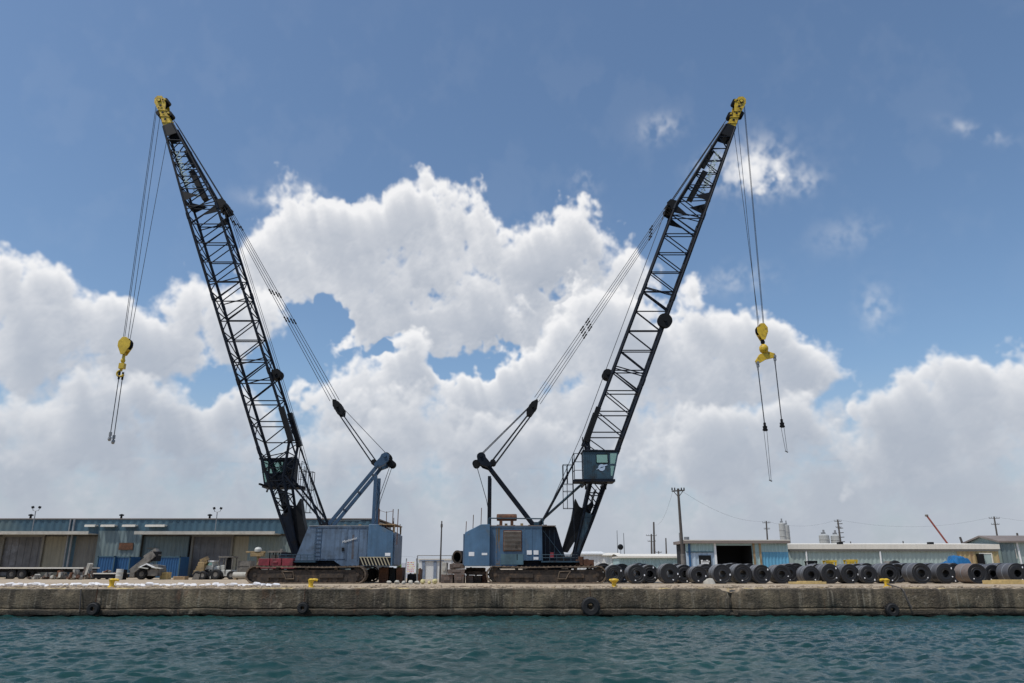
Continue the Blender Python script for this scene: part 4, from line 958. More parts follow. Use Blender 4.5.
def short_sling(top, end, label):
    o = empty('wire_sling', end, 0, label, 'sling', 'slings under the left crane hook'); t = top-end; m = MB()
    m.cyl(t, Vector((0, 0, .5)), .035, 6); m.build('rope', M['rope'], o)
    m = MB(); m.cyl(t+Vector((0, 0, .25)), t-Vector((0, 0, .4)), .09, 8); m.build('socket', M['black'], o)
    m = MB(); m.cyl((0, 0, .65), (0, 0, .35), .12, 8); m.lump((0, 0, .12), (.16, .13, .22), 3, 8, .15); m.build('end_link', M['galv'], o)
hL2 = world(craneL, hkL)
short_sling(hL2+Vector((-.14, 0, .10)), at(109.5, 440, YC), 'left one of two wire slings hanging side by side under the left crane hook')
short_sling(hL2+Vector((.10, .12, .08)), at(113, 443, YC+.3), 'right one of two wire slings hanging side by side under the left crane hook')
#ENDCRANE
#ENDCRANE
# ------------------------------------------------------------------ BACKGROUND BUILDINGS (left)
def X(px, Y, py=560): return at(px, py, Y).x
def Z(px, py, Y): return at(px, py, Y).z
def bld(name, label, cat, x, Y, group=None): return empty(name, (x, Y, QZ), 0, label, cat, group)
def rel_build(mb, name, m, root, bevel=0):
    lx, ly, lz = root.location; mb.v = [(a-lx, b-ly, c-lz) for a, b, c in mb.v]; return mb.build(name, m, root, bevel)
WY = 98.0
zT = Z(300, 519.5, WY); zP = Z(300, 533.5, WY); zG = QZ
wh = bld('warehouse', 'long low grey blue corrugated warehouse with a teal parapet behind the left crane', 'warehouse', X(180, WY), WY)
xL = X(-260, WY); xR = X(376, WY)
m = MB(); m.box((xL, WY+.2, zG), (xR, WY+11, zT-.2)); rel_build(m, 'wall_core', M['wgrey'], wh)
m = MB(); m.corr(xL, xR, zP-.05, zT, WY-.35, .9, .07); rel_build(m, 'parapet', M['wteal'], wh)
m = MB(); m.box((xL, WY-.5, zT), (xR+.1, WY+11.2, zT+.12)); rel_build(m, 'roof', M['roofbrown'], wh)
def panel(x0, x1, name, mt, y=WY, top=None, bot=None, pitch=.5, lab=None):
    m = MB(); m.corr(X(x0, WY), X(x1, WY), bot or zG, top or zP-.35, y, pitch, .06); o = rel_build(m, name, mt, wh)
    if lab: o['label'] = lab
    return o
panel(-260, 0, 'wall_panel', M['wgrey']); panel(41, 64, 'wall_panel', M['wtan']); panel(64, 73, 'wall_panel', M['wteal']); panel(73, 97, 'wall_panel', M['wgrey'])
panel(97, 141, 'wall_panel', M['wblue'], y=WY-.6, top=Z(120, 531, WY)); panel(141, 187, 'wall_panel', M['wblue']); panel(231, 247, 'wall_panel', M['wtan']); panel(247, 376, 'wall_panel', M['wblue'])
def curtain_door(x0, x1, top_py, lab):
    a, b = X(x0, WY), X(x1, WY); zt = Z(x0, top_py, WY); m = MB(); n = int((b-a)/.42)
    for k in range(n):
        xx = a+(b-a)*k/n; m.box((xx, WY-.02-.04*(k % 2), zG+.2), (xx+(b-a)/n*1.05, WY-.04*(k % 2), zt))
    o = rel_build(m, 'curtain_door', M['curtain'], wh); o['label'] = lab
    f = MB(); f.box((a-.25, WY-.28, zG), (a, WY-.02, zt+.3)); f.box((b, WY-.28, zG), (b+.25, WY-.02, zt+.3)); f.box((a, WY-.28, zt), (b, WY-.07, zt+.3))
    fo = rel_build(f, 'door_frame', M['wgrey'], wh); fo.parent = o; fo.location = (0, 0, 0)
curtain_door(2, 40, 537, 'dark strip curtain door left of the tan panel'); curtain_door(192, 230, 537, 'grey strip curtain door behind the parked machines')
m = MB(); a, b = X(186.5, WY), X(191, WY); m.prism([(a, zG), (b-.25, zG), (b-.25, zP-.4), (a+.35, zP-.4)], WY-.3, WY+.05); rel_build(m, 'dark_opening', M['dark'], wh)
for a_, b_ in ((-260, 96), (141, 279)):
    m = MB(); a, b = X(a_, WY), X(b_, WY); m.prism([(a, 0), (b, 0), (b, .0), (a, 0)], 0, 0) if 0 else None
    m.box((a, WY-2.6, zP-.18), (b, WY+.12, zP-.06)); m.box((a, WY-2.75, zP-.22), (b, WY-2.6, zP+.16)); rel_build(m, 'canopy', M['concrete_pale'], wh)
    m = MB()
    for k in range(int((b-a)/6)+1): x = a+.2+k*6; m.bar((x, WY-2.4, zP-.2), (x, WY-.1, zP-1.1), .12)
for a_ in (66.5, 70.5):
    m = MB(); a = X(a_, WY); m.cyl((a, WY-.5, zG), (a, WY-.5, zT), .10 if a_ < 68 else .14, 8); rel_build(m, 'downpipe', M['galv'], wh)
for a_, b_ in ((84.5, 95), (100.5, 114.5), (122, 135), (145, 164.5)):
    m = MB(); a, b = X(a_, WY), X(b_, WY); zz = Z(a_, 525.5, WY); m.box((a, WY-1.1, zz-.12), (b, WY-.42, zz+.05)); m.box((a, WY-1.25, zz-.22), (b, WY-1.1, zz+.02)); rel_build(m, 'ventilation_hood', M['roofpale'], wh)
m = MB(); a, b = X(120, WY), X(134, WY); z0, z1 = Z(120, 550, WY), Z(120, 543, WY); m.box((a, WY-.78, z0), (b, WY-.68, z1)); wo_ = rel_build(m, 'window', M['rust'], wh)
m = MB(); a, b = X(146, WY), X(156, WY); m.box((a, WY-.16, Z(146, 549, WY)), (b, WY-.08, Z(146, 547.6, WY))); rel_build(m, 'sign_board', M['wgrey'], wh)
for a_ in (8, 103, 195.5): m = MB(); a = X(a_, WY); m.cyl((a, WY+3, zT), (a, WY+3, zT+.85), .14, 8); m.lathe([(0, .9), (.3, .8), (.3, .65), (0, .65)], (a, WY+3, zT), 'z', 10); rel_build(m, 'roof_vent', M['black'], wh)
# lean-to / slanted pale panel near the crane
for px, lab in ((27, 'double headed lamp post rising above the warehouse canopy, nearer the left edge'), (212, 'double headed lamp post rising above the warehouse roof, nearer the left crane')):
    Yp = WY-1.6; x = X(px, Yp); zt = Z(px, 511 if px < 100 else 512, Yp); o = empty('lamp_post', (x, Yp, zP+.0), 0, lab, 'lamp post', 'lamp posts on the warehouse')
    h_ = zt-zP; m = MB(); m.cyl((0, 0, 0), (0, 0, h_), .06, 6); m.path([(-.42, 0, h_+.35), (-.35, 0, h_+.08), (0, 0, h_), (.35, 0, h_+.08), (.42, 0, h_+.35)], .035, 5); m.build('pole', M['galv'], o)
    for sx in (-1, 1): m = MB(); m.box((sx*.43-.12, -.12, h_+.33), (sx*.43+.12, .12, h_+.58), Matrix.Rotation(R(20*sx), 3, 'Y')); m.build('lamp_head', M['black'], o)
def container(x0, x1, ytop, Y, lab, name='shipping_container', mt='contblue', dep=2.6, cat='container', grp=None, bot=None):
    a, b = X(x0, Y), X(x1, Y); h_ = Z((x0+x1)/2, ytop, Y)-QZ; o = empty(name, ((a+b)/2, Y, QZ), 0, lab, cat, grp); w_ = (b-a)/2
    m = MB(); m.corr(-w_+.08, w_-.08, .15, h_-.1, 0, .28, .05); m.box((-w_+.05, .12, .1), (w_-.05, dep, h_-.03)); m.build('body', M[mt], o)
    m = MB()
    for xx in (-w_, w_-.12): m.box((xx, -.1, 0), (xx+.12, .05, h_))
    m.box((-w_, -.1, 0), (w_, .05, .15)); m.box((-w_, -.1, h_-.12), (w_, .05, h_)); m.build('frame', M['wteal' if mt == 'contblue' else 'galv'], o)
    return o
container(97.5, 115, 556, WY-6, 'bright blue container standing under the warehouse roof hoods, left of the dark blue one', grp='blue containers by the warehouse')
container(115.6, 130.5, 556.5, WY-5.5, 'dark blue container beside the bright blue one, nearest the tan machine boom', mt='contblue', grp='blue containers by the warehouse')
container(157, 180.5, 556.5, WY-5, 'wide blue container behind the telescopic handler, next to the dark opening', grp='blue containers by the warehouse')

def wheel(o, x, y, r, wd=.3, name='wheel'):
    m = MB(); m.lathe([(r*.45, -wd*.4), (r*.8, -wd*.5), (r, -wd*.35), (r, wd*.35), (r*.8, wd*.5), (r*.45, wd*.4)], (x, y, r), 'y', 18); t = m.build(name, M['rubber'], o)
    m = MB(); m.lathe([(0, -wd*.30), (r*.46, -wd*.36), (r*.46, wd*.36), (0, wd*.30)], (x, y, r), 'y', 14); m.build('rim', M['machine'], t)
# flatbed trailer along the far left
Y = 83; o = empty('flatbed_trailer', (X(45, Y), Y, QZ), 0, 'long flatbed trailer with a pale deck edge parked along the warehouse at far left', 'trailer'); xa, xb = X(-60, Y)-o.location.x, X(89, Y)-o.location.x; zb = Z(45, 567.3, Y)-QZ
m = MB(); m.box((xa, -.1, zb-.14), (xb, 2.4, zb)); m.build('deck', M['roofpale'], o)
m = MB(); m.box((xa, .5, zb-.5), (xb-.6, .7, zb-.141)); m.box((xa, 1.7, zb-.5), (xb-.6, 1.9, zb-.141)); 
for k in range(14): x = xa+.3+k*(xb-xa-.6)/13; m.box((x, 0, zb-.3), (x+.1, 2.3, zb-.142))
m.build('chassis', M['dark'], o)
for px in (13, 23): 
    for y in (.25, 2.1): wheel(o, X(px, Y)-o.location.x, y, .50)
for px in (8, 33): m = MB(); x = X(px, Y)-o.location.x; m.box((x-.1, .3, .05), (x+.1, .5, zb-.3)); m.box((x-.2, .2, 0), (x+.2, .6, .05)); m.build('landing_leg', M['dark'], o)
# scrap heaps and lumps under and beside it
def heap(px, ytop, Y, wpx, lab, mt='machine', n=16, seed=1, name='scrap_heap', cat='scrap heap', grp=None):
    rr = random.Random(seed); x = X(px, Y); h_ = Z(px, ytop, Y)-QZ; w_ = X(px+wpx/2, Y)-X(px, Y)
    o = empty(name, (x, Y, QZ), 0, lab, cat, grp)
    for i in range(n):
        fx_ = rr.uniform(-1, 1); hh = h_*(1-.55*abs(fx_))*rr.uniform(.45, 1.0); m = MB()
        if rr.random() < .5: m.box((fx_*w_-.12, rr.uniform(-.6, 0), hh*.3), (fx_*w_+rr.uniform(.0, .2), rr.uniform(.1, .6), hh), Matrix.Rotation(rr.uniform(-.35, .35), 3, 'Y'), jit=.06)
        else: m.lump((fx_*w_, 0, hh*.5), (rr.uniform(.12, .30), .3, hh*.5), i+seed*7, 7, .3)
        m.build('scrap_piece', M[['machine', 'rustgrey', 'concrete_pale', 'rust', mt][rr.randrange(5)]], o)
    return o
sg_ = 'scrap heaps beside the flatbed trailer'
heap(52, 571, 81, 12, 'low heap of grey scrap under the middle of the flatbed trailer', seed=2, grp=sg_); heap(64, 570.5, 81, 9, 'heap of rusty lumps under the flatbed near its right end', seed=3, grp=sg_); heap(38, 573, 81, 8, 'smallest scrap heap, beside the trailer wheels', seed=5, grp=sg_, n=10)
heap(78, 568.5, 79, 12, 'pale heap of scrap standing before the right end of the flatbed', seed=7, grp=sg_, mt='concrete_pale', n=20); heap(91, 562.5, 82, 10, 'tallest heap of pale twisted scrap, between the flatbed and the bright blue container', seed=11, grp=sg_, mt='concrete_pale', n=24)
Y = 80; o = empty('low_trailer', (X(108, Y), Y, QZ), 0, 'short low trailer with a pale deck and dark side in front of the blue containers', 'trailer'); w_ = X(121, Y)-X(108, Y); zb = Z(108, 573, Y)-QZ
m = MB(); m.box((-w_, 0, zb-.1), (w_, 2.2, zb)); m.build('deck', M['roofpale'], o); m = MB(); m.box((-w_+.05, .05, .12), (w_-.05, 2.1, zb-.101)); m.build('side_box', M['black'], o)
for x in (-w_*.6, w_*.6):
    for y in (.3, 1.9): wheel(o, x, y, .22, .2)
heap(112, 569, 81.2, 12, 'scatter of pale planks lying on the low trailer deck', seed=15, mt='roofpale', n=6)
for c in bpy.data.objects:
    if c.get('label') == 'scatter of pale planks lying on the low trailer deck': c.location.z += zb; c.scale.z = .35; c['category'] = 'plank heap'; c.name = 'plank_heap'
def roll(px, ytop, Y, rpx, lab, mt, name='steel_drum', cat='drum', grp=None):
    x = X(px, Y); r = X(px+rpx, Y)-X(px, Y); h_ = Z(px, ytop, Y)-QZ; m = MB(); m.lathe([(0, 0), (r*.95, 0), (r, .06), (r, h_*.33), (r*1.03, h_*.35), (r, h_*.37), (r, h_*.66), (r*1.03, h_*.68), (r, h_*.7), (r, h_-.05), (r*.95, h_), (r*.9, h_-.03), (0, h_-.03)], (0, 0, 0), 'z', 20)
    o = m.build(name, M[mt], None); o.location = (x, Y, QZ); return tag(o, lab, cat, grp)
roll(121.5, 569, 78, 3.3, 'fat tan drum standing at the right end of the low trailer', 'machine_w'); roll(126.5, 569.5, 78.6, 2.2, 'slim black drum between the tan drum and the handler', 'black')
# telescopic handler
Y = 79; px0 = 145; o = empty('telescopic_handler', (X(px0, Y), Y, QZ), 0, 'dusty telescopic handler with a thick tan boom rising over a dark cab', 'handler')
def H(px, py): p = at(px, py, Y); return (p.x-o.location.x, p.z-QZ)
m = MB(); a, b = H(130.5, 572), H(154, 553.8); m.bar((a[0], .3, a[1]), (b[0], .3, b[1]), .62, .62); m.bar((b[0]-.9, .5, b[1]-.55), (b[0]+.2, .5, b[1]+.2), .75, .8); m.build('boom', M['machine'], o, .03)
m = MB(); e = H(153.5, 556); m.box((e[0]-.35, .1, e[1]-.5), (e[0]+.4, .9, e[1]+.45)); m.build('boom_head', M['black'], o, .03)
m = MB(); a = H(138, 572); b = H(157, 578); m.box((a[0], 0, .35), (b[0], 2, 1.0)); m.prism([(b[0]-1.2, 1.0), (b[0], 1.0), (b[0]-.1, 1.35), (b[0]-1.2, 1.5)], .1, 1.9); m.build('chassis', M['machine'], o, .03)
m = MB(); a = H(142, 566); b = H(149.5, 572); m.box((a[0], -.15, .9), (b[0], .9, 1.25)); 
for xx in (a[0]+.04, b[0]-.04):
    for yy in (-.1, .85): m.bar((xx, yy, 1.2), (xx+(.1 if xx > 0 else 0), yy, H(145, 566)[1]), .07)
m.build('cab', M['black'], o)
m = MB(); z = H(145, 565.5)[1]; m.prism([(a[0]-.1, z-.1), (a[0]+.5, z+.2), (b[0]+.7, z-.25), (b[0]+.7, z-.33), (a[0]+.5, z+.1), (a[0]-.1, z-.2)], -.25, 1.0); m.build('cab_roof', M['white'], o)
for x, y in ((H(141, 1)[0], .0), (H(155.5, 1)[0], .0), (H(141, 1)[0], 1.8), (H(155.5, 1)[0], 1.8)): wheel(o, H(142, 575)[0] if x < 0 else H(156, 575)[0], y, .55, .4)
m = MB(); 
for x in (H(140, 575)[0], H(153, 575)[0]): m.box((x-.1, -.35, 1.08), (x+.85, .2, 1.16), Matrix.Rotation(R(8), 3, 'Y'))
m.build('mudguard', M['machine_w'], o)
m = MB(); m.box((H(130, 570)[0], 0, .2), (H(135, 570)[0], 1.1, H(132, 570)[1])); m.build('counterweight', M['machine'], o, .05)
def crate(x0, x1, ytop, Y, lab, mt, name='crate', cat='crate', grp=None, dep=.9, slats=True):
    a, b = X(x0, Y), X(x1, Y); h_ = max(.08, Z(x0, ytop, Y)-QZ); m = MB(); w_ = (b-a)/2
    m.box((-w_, 0, .0), (w_, dep, h_*.98))
    if slats:
        n = 3
        for k in range(n): z = h_*(k+.1)/n; m.box((-w_-.03, -.04, z), (w_+.03, -.004, z+h_*.22))
        for x in (-w_, w_-.1): m.box((x-.035, -.07, 0), (x+.1, -.041, h_))
    o = m.build(name, M[mt], None); o.location = ((a+b)/2, Y, QZ); return tag(o, lab, cat, grp)
crate(162.5, 169.5, 572, 80, 'yellowish wooden crate beside the telescopic handler', 'timber'); 
crate(176, 187, 576.3, 78, 'flat stack of pinkish boards on the quay before the dark opening', 'wood', 'board_stack', 'board stack')
# row of parked machines
def machine(name, lab, cat, px0, px1, Y, parts_):
    o = empty(name, (X((px0+px1)/2, Y), Y, QZ), 0, lab, cat)
    def H(px, py): p = at(px, py, Y); return (p.x-o.location.x, p.z-QZ)
    parts_(o, H); return o
def backhoe(o, H):
    m = MB()
    for k in range(7):
        a = H(192.5+k*1.2, 575-k*2.3); m.bar((a[0], .2+.1*(k % 3), a[1]), (a[0]+.75, .3, a[1]+.35-.1*(k % 2)), .34)
    m.build('digging_arm', M['machine_y'], o)
    m = MB(); a = H(198, 562); b = H(203, 577); m.box((a[0], 0, b[1]+.1), (b[0], 1.2, a[1])); m.box((a[0]-.4, .1, b[1]+.3), (a[0], 1.0, a[1]-.8)); m.build('body', M['machine_y'], o, .05)
    m = MB(); a = H(194.5, 577); m.prism([(a[0]-.2, 0), (a[0]+.5, 0), (a[0]+.6, .5), (a[0]+.1, .6)], -.2, 1.0); m.build('bucket', M['machine'], o)
    for px in (197, 202.5): wheel(o, H(px, 577)[0], .0, .42)
machine('backhoe', 'dusty yellow digger with a folded arm, leftmost of the parked machines', 'digger', 192, 203, 79, backhoe)
def tractor(o, H):
    m = MB(); a = H(205.5, 560.5); b = H(212.5, 570); m.box((a[0], 0, b[1]), (b[0], 1.4, a[1]-.12))
    m.build('cab', M['machine_w'], o, .05)
    m = MB(); m.box((a[0]+.12, -.012, b[1]+.45), (b[0]-.12, -.002, a[1]-.2)); m.build('window', M['glass'], o)
    m = MB(); m.box((a[0]-.1, -.1, a[1]-.12), (b[0]+.1, 1.5, a[1])); m.build('cab_roof', M['white'], o)
    m = MB(); c = H(217.5, 578); m.box((a[0]-.3, .1, .45), (c[0], 1.3, b[1])); m.box((b[0], .2, b[1]), (c[0], 1.2, b[1]+.35)); m.build('bonnet', M['machine_w'], o, .05)
    m = MB(); d = H(202, 578); m.bar((a[0]+.2, -.1, b[1]+.2), (d[0], -.1, .15), .10); m.bar((a[0]+.5, -.1, b[1]), (d[0]+.9, -.1, .1), .10); m.box((d[0]-.3, -.3, 0), (d[0]+.4, 1.4, .35)); m.build('loader_arm', M['machine_w'], o)
    for px in (206.5, 215.5): wheel(o, H(px, 577)[0], 0, .5, .35); wheel(o, H(px, 577)[0], 1.4, .5, .35)
machine('wheel_loader', 'pale cabbed wheel loader parked right of the yellow digger', 'loader', 203, 218, 79.5, tractor)
def forklift(o, H):
    m = MB(); a = H(220, 557); b = H(231.5, 571)
    for x in (a[0], (a[0]+b[0])/2, b[0]): m.cyl((x, 0, .6), (x, 0, a[1]), .06, 6); m.cyl((x, 1.2, .6), (x, 1.2, a[1]), .06, 6)
    m.build_each('overhead_guard', M['machine'], o)
    m = MB(); m.box((a[0]-.1, -.1, a[1]-.05), (b[0]+.1, 1.3, a[1]+.07)); m.build('cab_roof', M['machine'], o)
    m = MB(); m.box((a[0]-.6, 0, .3), (b[0]+.1, 1.3, b[1]+.1)); m.prism([(a[0]-.6, b[1]), (a[0]+.6, b[1]), (a[0]+.5, b[1]+.6), (a[0]-.4, b[1]+.5)], .1, 1.2); m.build('body', M['machine_w'], o, .05)
    m = MB(); c = H(227.5, 560); m.box((c[0]-.22, .3, b[1]), (c[0]+.25, .8, c[1])); m.lump((c[0], .5, c[1]+.1), (.22, .2, .2), 3, 8, .1); m.build('seat', M['black'], o)
    for px in (219, 231): wheel(o, H(px, 577)[0], 0, .42)
machine('open_cab_roller', 'dusty machine with an open square cab frame and dark seat, right of the pale loader', 'roller', 218, 233, 80, forklift)
crate(238.5, 251, 560.5, 84, 'dark grey box unit standing behind the pale pipe near the left crane', 'machine', 'generator_box', 'generator', dep=1.6)
m = MB(); a, b = X(235, 78), X(252, 78); m.cyl((a, 78, QZ+.42), (b, 78, QZ+.42), .30, 18, caps=False); m.cyl((a, 78, QZ+.42), (b, 78, QZ+.42), .26, 18, caps=False); tag(m.build('pipe', M['concrete_pale'], None), 'pale pipe lying behind the front end of the left crane tracks', 'pipe')
for i_, px in enumerate((238, 249)): 
    m = MB(); x = X(px, 78); m.box((x-.1, 77.7, QZ), (x+.1, 78.3, QZ+.12)); tag(m.build('timber_block', M['wood'], None), 'small timber block under the %s end of the pale pipe' % ('left' if px < 240 else 'right'), 'timber', 'blocks under the pale pipe')
def lift(o, H):
    m = MB(); a = H(257, 573); b = H(257, 553); m.cyl((a[0], .3, 0), (b[0], .3, b[1]), .12, 8); m.cyl((a[0]+.2, .3, 0), (b[0]+.2, .3, b[1]), .06, 6); m.build('mast', M['machine_y'], o)
    m = MB(); m.lathe([(0, .62), (.25, .56), (.38, .38), (.36, .15), (.15, .08), (0, .08)], (b[0], .3, b[1]), 'z', 14); m.build('dome', M['machine_w'], o)
    m = MB(); m.box((b[0]-1.2, .1, b[1]), (b[0]+.8, .5, b[1]+.18)); m.box((b[0]-.7, 0, b[1]-.35), (b[0]+.7, .6, b[1]-.002)); m.build('cross_head', M['machine_y'], o, .03)
    m = MB(); m.box((-.6, 0, 0), (.6, 1, .35)); m.build('base', M['machine'], o)
machine('mast_lift', 'yellow mast machine with a white domed top behind the red box', 'mast lift', 252, 262, 82, lift)
def fk(o, H):
    m = MB(); a = H(268.5, 552.5); b = H(279, 563)
    for x in (a[0]+.15, b[0]-.4): m.cyl((x, 0, .6), (x, 0, a[1]), .07, 6); m.cyl((x, 1.2, .6), (x, 1.2, a[1]), .07, 6)
    m.build_each('overhead_guard', M['black'], o)
    m = MB(); m.box((a[0]-.1, -.1, a[1]), (b[0]+.2, 1.3, a[1]+.16)); m.box((b[0]-.1, .2, a[1]+.16), (b[0]+.15, .5, a[1]+.35)); m.build('cab_roof', M['machine'], o)
    m = MB(); m.box((a[0]-1.0, 0, .4), (b[0]+.2, 1.3, b[1]+.2)); m.box((a[0]+.2, .3, b[1]+.2), (a[0]+.9, .9, b[1]+.8)); m.build('body', M['machine'], o, .05)
    for px in (264, 277): wheel(o, H(px, 577)[0], 0, .45)
machine('forklift', 'dark roofed forklift showing above the red box of the left crane', 'forklift', 264, 280, 80, fk)

# white bags along the quay edge (left)
Yb = 49.6; px = -6.0; k = 0; rr = random.Random(4)
bagm = []
for v in range(4):
    m = MB(); m.lump((0, 0, .09), (.25, .14, .10), v, 10, .22); o = m.build('sandbag', M['bag'], None); 
    for p in o.data.polygons: p.use_smooth = True
    bagm.append(o)
used = 0; x = X(-6, Yb); xe = X(283, Yb-.3)
while x < xe:
    src = bagm[k % 4]; o = src if k < 4 else src.copy()
    if k >= 4: COL.objects.link(o)
    o.location = (x, Yb+rr.uniform(-.08, .08)-(.5 if x > X(235, Yb) else 0), QZ+rr.uniform(-.02, .02)+(.03 if rr.random() < .2 else 0)); o.rotation_euler = (rr.uniform(-.15, .15), rr.uniform(-.12, .12), rr.uniform(-.35, .35)); s_ = rr.uniform(.85, 1.15); o.scale = (s_, s_, s_*rr.uniform(.8, 1.15))
    tag(o, 'white bag in the long row laid along the left quay edge', 'bag', 'white bags along the quay edge'); x += rr.uniform(.30, .46); k += 1

# ------------------------------------------------------------------ between the cranes
Y = 60.5; o = empty('notice_board', (X(411, Y), Y, QZ), 0, 'white notice board on two legs standing between the two cranes', 'notice board')
def Hh(px, py): p = at(px, py, Y); return (p.x-o.location.x, p.z-QZ)
a, b = Hh(406, 573), Hh(416.3, 561); m = MB(); m.box((a[0], -.03, a[1]), (b[0], .03, b[1])); pn = m.build('panel', M['white'], o)
m = MB()
for px in (405.5, 416.8): m.cyl((Hh(px, 580)[0]*1.08, 0, 0), (Hh(px+(1 if px < 410 else -.3), 560)[0], 0, Hh(px, 560)[1]+.12), .045, 6)
m.build('leg', M['galv'], o)
rr = random.Random(2)
ml = [MB(), MB()]
for r_ in range(6):
    z = b[1]-.14-r_*.135; x = a[0]+.08
    while x < b[0]-.15:
        w_ = rr.uniform(.04, .13); ml[rr.random() < .45].box((x, -.036, z), (x+w_, -.031, z+.05)); x += w_+.04
ml[0].build('notice_text', mat('red_notice_ink', (.55, .10, .08), .6), pn); ml[1].build('notice_text', mat('yellow_notice_ink', (.75, .55, .10), .6), pn)
# portable cabin
Y = 82; o = empty('portable_cabin', (X(431, Y), Y, QZ), 0, 'small white cabin with grey blue door posts in the gap between the cranes', 'cabin'); 
a, b = Hh(421, 577), Hh(441, 561); m = MB(); m.box((a[0], 0, 0), (b[0], 2.5, b[1])); m.build('wall', M['palewall'], o)
for px in (423.5, 435): x = Hh(px, 570)[0]; m = MB(); m.box((x-.15, -.1, 0), (x+.15, -.003, b[1]-.05)); m.build('door_post', mat('grey_blue_trim', (.17, .21, .28), .6), o)
m = MB(); m.box((a[0]-.1, -.16, b[1]), (b[0]+.1, 2.6, b[1]+.13)); m.build('roof', mat('grey_blue_roof_trim', (.17, .21, .28), .6), o)
m = MB(); m.box((Hh(424.3, 1)[0], -.03, .1), (Hh(434.2, 1)[0], -.003, b[1]-.2)); m.build('door', mat('pale_lilac_door', (.52, .54, .62), .5, var=.04), o)
Y = 95; o = empty('white_shed', (X(455, Y), Y, QZ), 0, 'long low white shed behind the pipe ring and cabin', 'shed'); a, b = Hh(418, 577), Hh(500, 559.8); m = MB(); m.box((a[0], 0, 0), (b[0], 5, b[1])); m.build('wall', M['palewall'], o); m = MB(); m.box((a[0]-.1, -.1, b[1]), (b[0]+.1, 5.1, b[1]+.12)); m.build('roof', M['roofpale'], o)
# frame with a long rail over the cabin
Y = 88; o = empty('pipe_rail', (X(417, Y), Y, QZ), 0, 'thin horizontal pipe rail on posts above the white cabin', 'pipe rail'); m = MB(); a, b = Hh(417.5, 555.5), Hh(452, 555.5); m.cyl((a[0], 0, a[1]), (b[0], 0, a[1]), .05, 6); m.build('rail', M['galv'], o)
for px in (417.5, 452): m = MB(); m.cyl((Hh(px, 1)[0] if 0 else at(px, 570, Y).x-o.location.x, 0, 0), (Hh(px, 555.5)[0], 0, a[1]), .06, 6); m.build('post', M['galv'], o)
# lone pole
Y = 63; m = MB(); p0 = at(439.8, 583, Y); p1 = at(441.8, 521, Y); m.cyl((0, 0, 0), (p1.x-p0.x, 0, p1.z-QZ), .075, 8, .05); m.box((p1.x-p0.x-.08, -.08, p1.z-QZ-.5), (p1.x-p0.x+.08, .08, p1.z-QZ-.25)); o = m.build('pole', M['polewood'], None); o.location = (p0.x, Y, QZ); tag(o, 'tall thin dark pole between the two cranes', 'pole')
# cast counterweight blocks and cribbing
def block(x0, x1, y0, y1, Y, lab, mt='rustgrey', name='steel_block', cat='block', grp=None, dep=1.6, seed=0, jit=.03):
    a, b = at(x0, y0, Y), at(x1, y1, Y); zb = min(a.z, b.z)-QZ; zt = max(a.z, b.z)-QZ; xc = (a.x+b.x)/2; w_ = abs(b.x-a.x)/2; random.seed(seed)
    zb = max(zb, 0.)
    if zb < .12: zb = 0.
    m = MB(); m.box((-w_, 0, 0), (w_, dep, zt-zb), jit=jit); m.box((-w_*.5, -.05, (zt-zb)*.3), (w_*.5, -.003, (zt-zb)*.65)); m.cyl((-w_*.55, dep*.5, zt-zb-.02), (-w_*.55, dep*.5, zt-zb+.07), .08, 8); 
    o = m.build(name, M[mt], None, .03); o.location = (xc, Y, QZ+zb); return tag(o, lab, cat, grp)
gb_ = 'iron blocks behind the right crane'
block(440.8, 453, 583.5, 574.5, 60.5, 'lowest brown iron block, at the left foot of the stack behind the right crane', grp=gb_, seed=1)
block(454, 464, 583.5, 574, 60.3, 'brown iron block on the ground, right of the lowest one under the pipe ring', grp=gb_, seed=2)
block(441.3, 447, 574.3, 563, 60.6, 'upright tan concrete block on the left of the iron stack', 'concrete_pale', 'concrete_block', grp=gb_, seed=3, dep=1.2, jit=.06)
block(447.8, 464.8, 573.8, 569.3, 60.4, 'wide brown iron slab in the middle of the stack', grp=gb_, seed=4)
block(449.5, 464, 569, 563.8, 60.4, 'top brown iron slab, directly under the pipe ring', grp=gb_, seed=5)
for i, (a_, b_, c_, d_, lb) in enumerate(((465.5, 473, 583.5, 575.5, 'dark timber and iron block below the white label of the right counterweight, leftmost'), (473.6, 481.5, 583.5, 576, 'dark block in the middle under the right crane counterweight'), (482, 487, 583.5, 575, 'dark block under the right counterweight, touching the track'), (465.5, 486.5, 575, 571.5, 'long dark beam laid across the blocks under the right counterweight'), (466, 485, 571.2, 568, 'upper dark beam just beneath the right counterweight'))):
    block(a_, b_, c_, d_, 61+.2*i, lb, ['rustgrey', 'track', 'rust'][i % 3], 'support_block', 'block', 'support blocks under the right crane', seed=20+i)
for i, (a_, b_, c_, d_, lb, mt) in enumerate(((378.5, 388.5, 583.5, 567.5, 'tall rust brown block behind the tracks of the left crane', 'rust'), (389, 395.5, 583.5, 568, 'black block between two rusty ones at the rear of the left crane', 'black'), (396, 402.5, 583.5, 567.5, 'tall rusty block nearest the white notice board', 'rust'), (407, 416, 583, 574, 'dark block behind the legs of the white notice board', 'black'), (418, 420.5, 583, 569, 'narrow dark upright block right of the notice board', 'rust'))):
    block(a_, b_, c_, d_, 61.5+.4*(i > 2)*2, lb, mt, 'support_block', 'block', 'blocks at the rear of the left crane', seed=40+i)
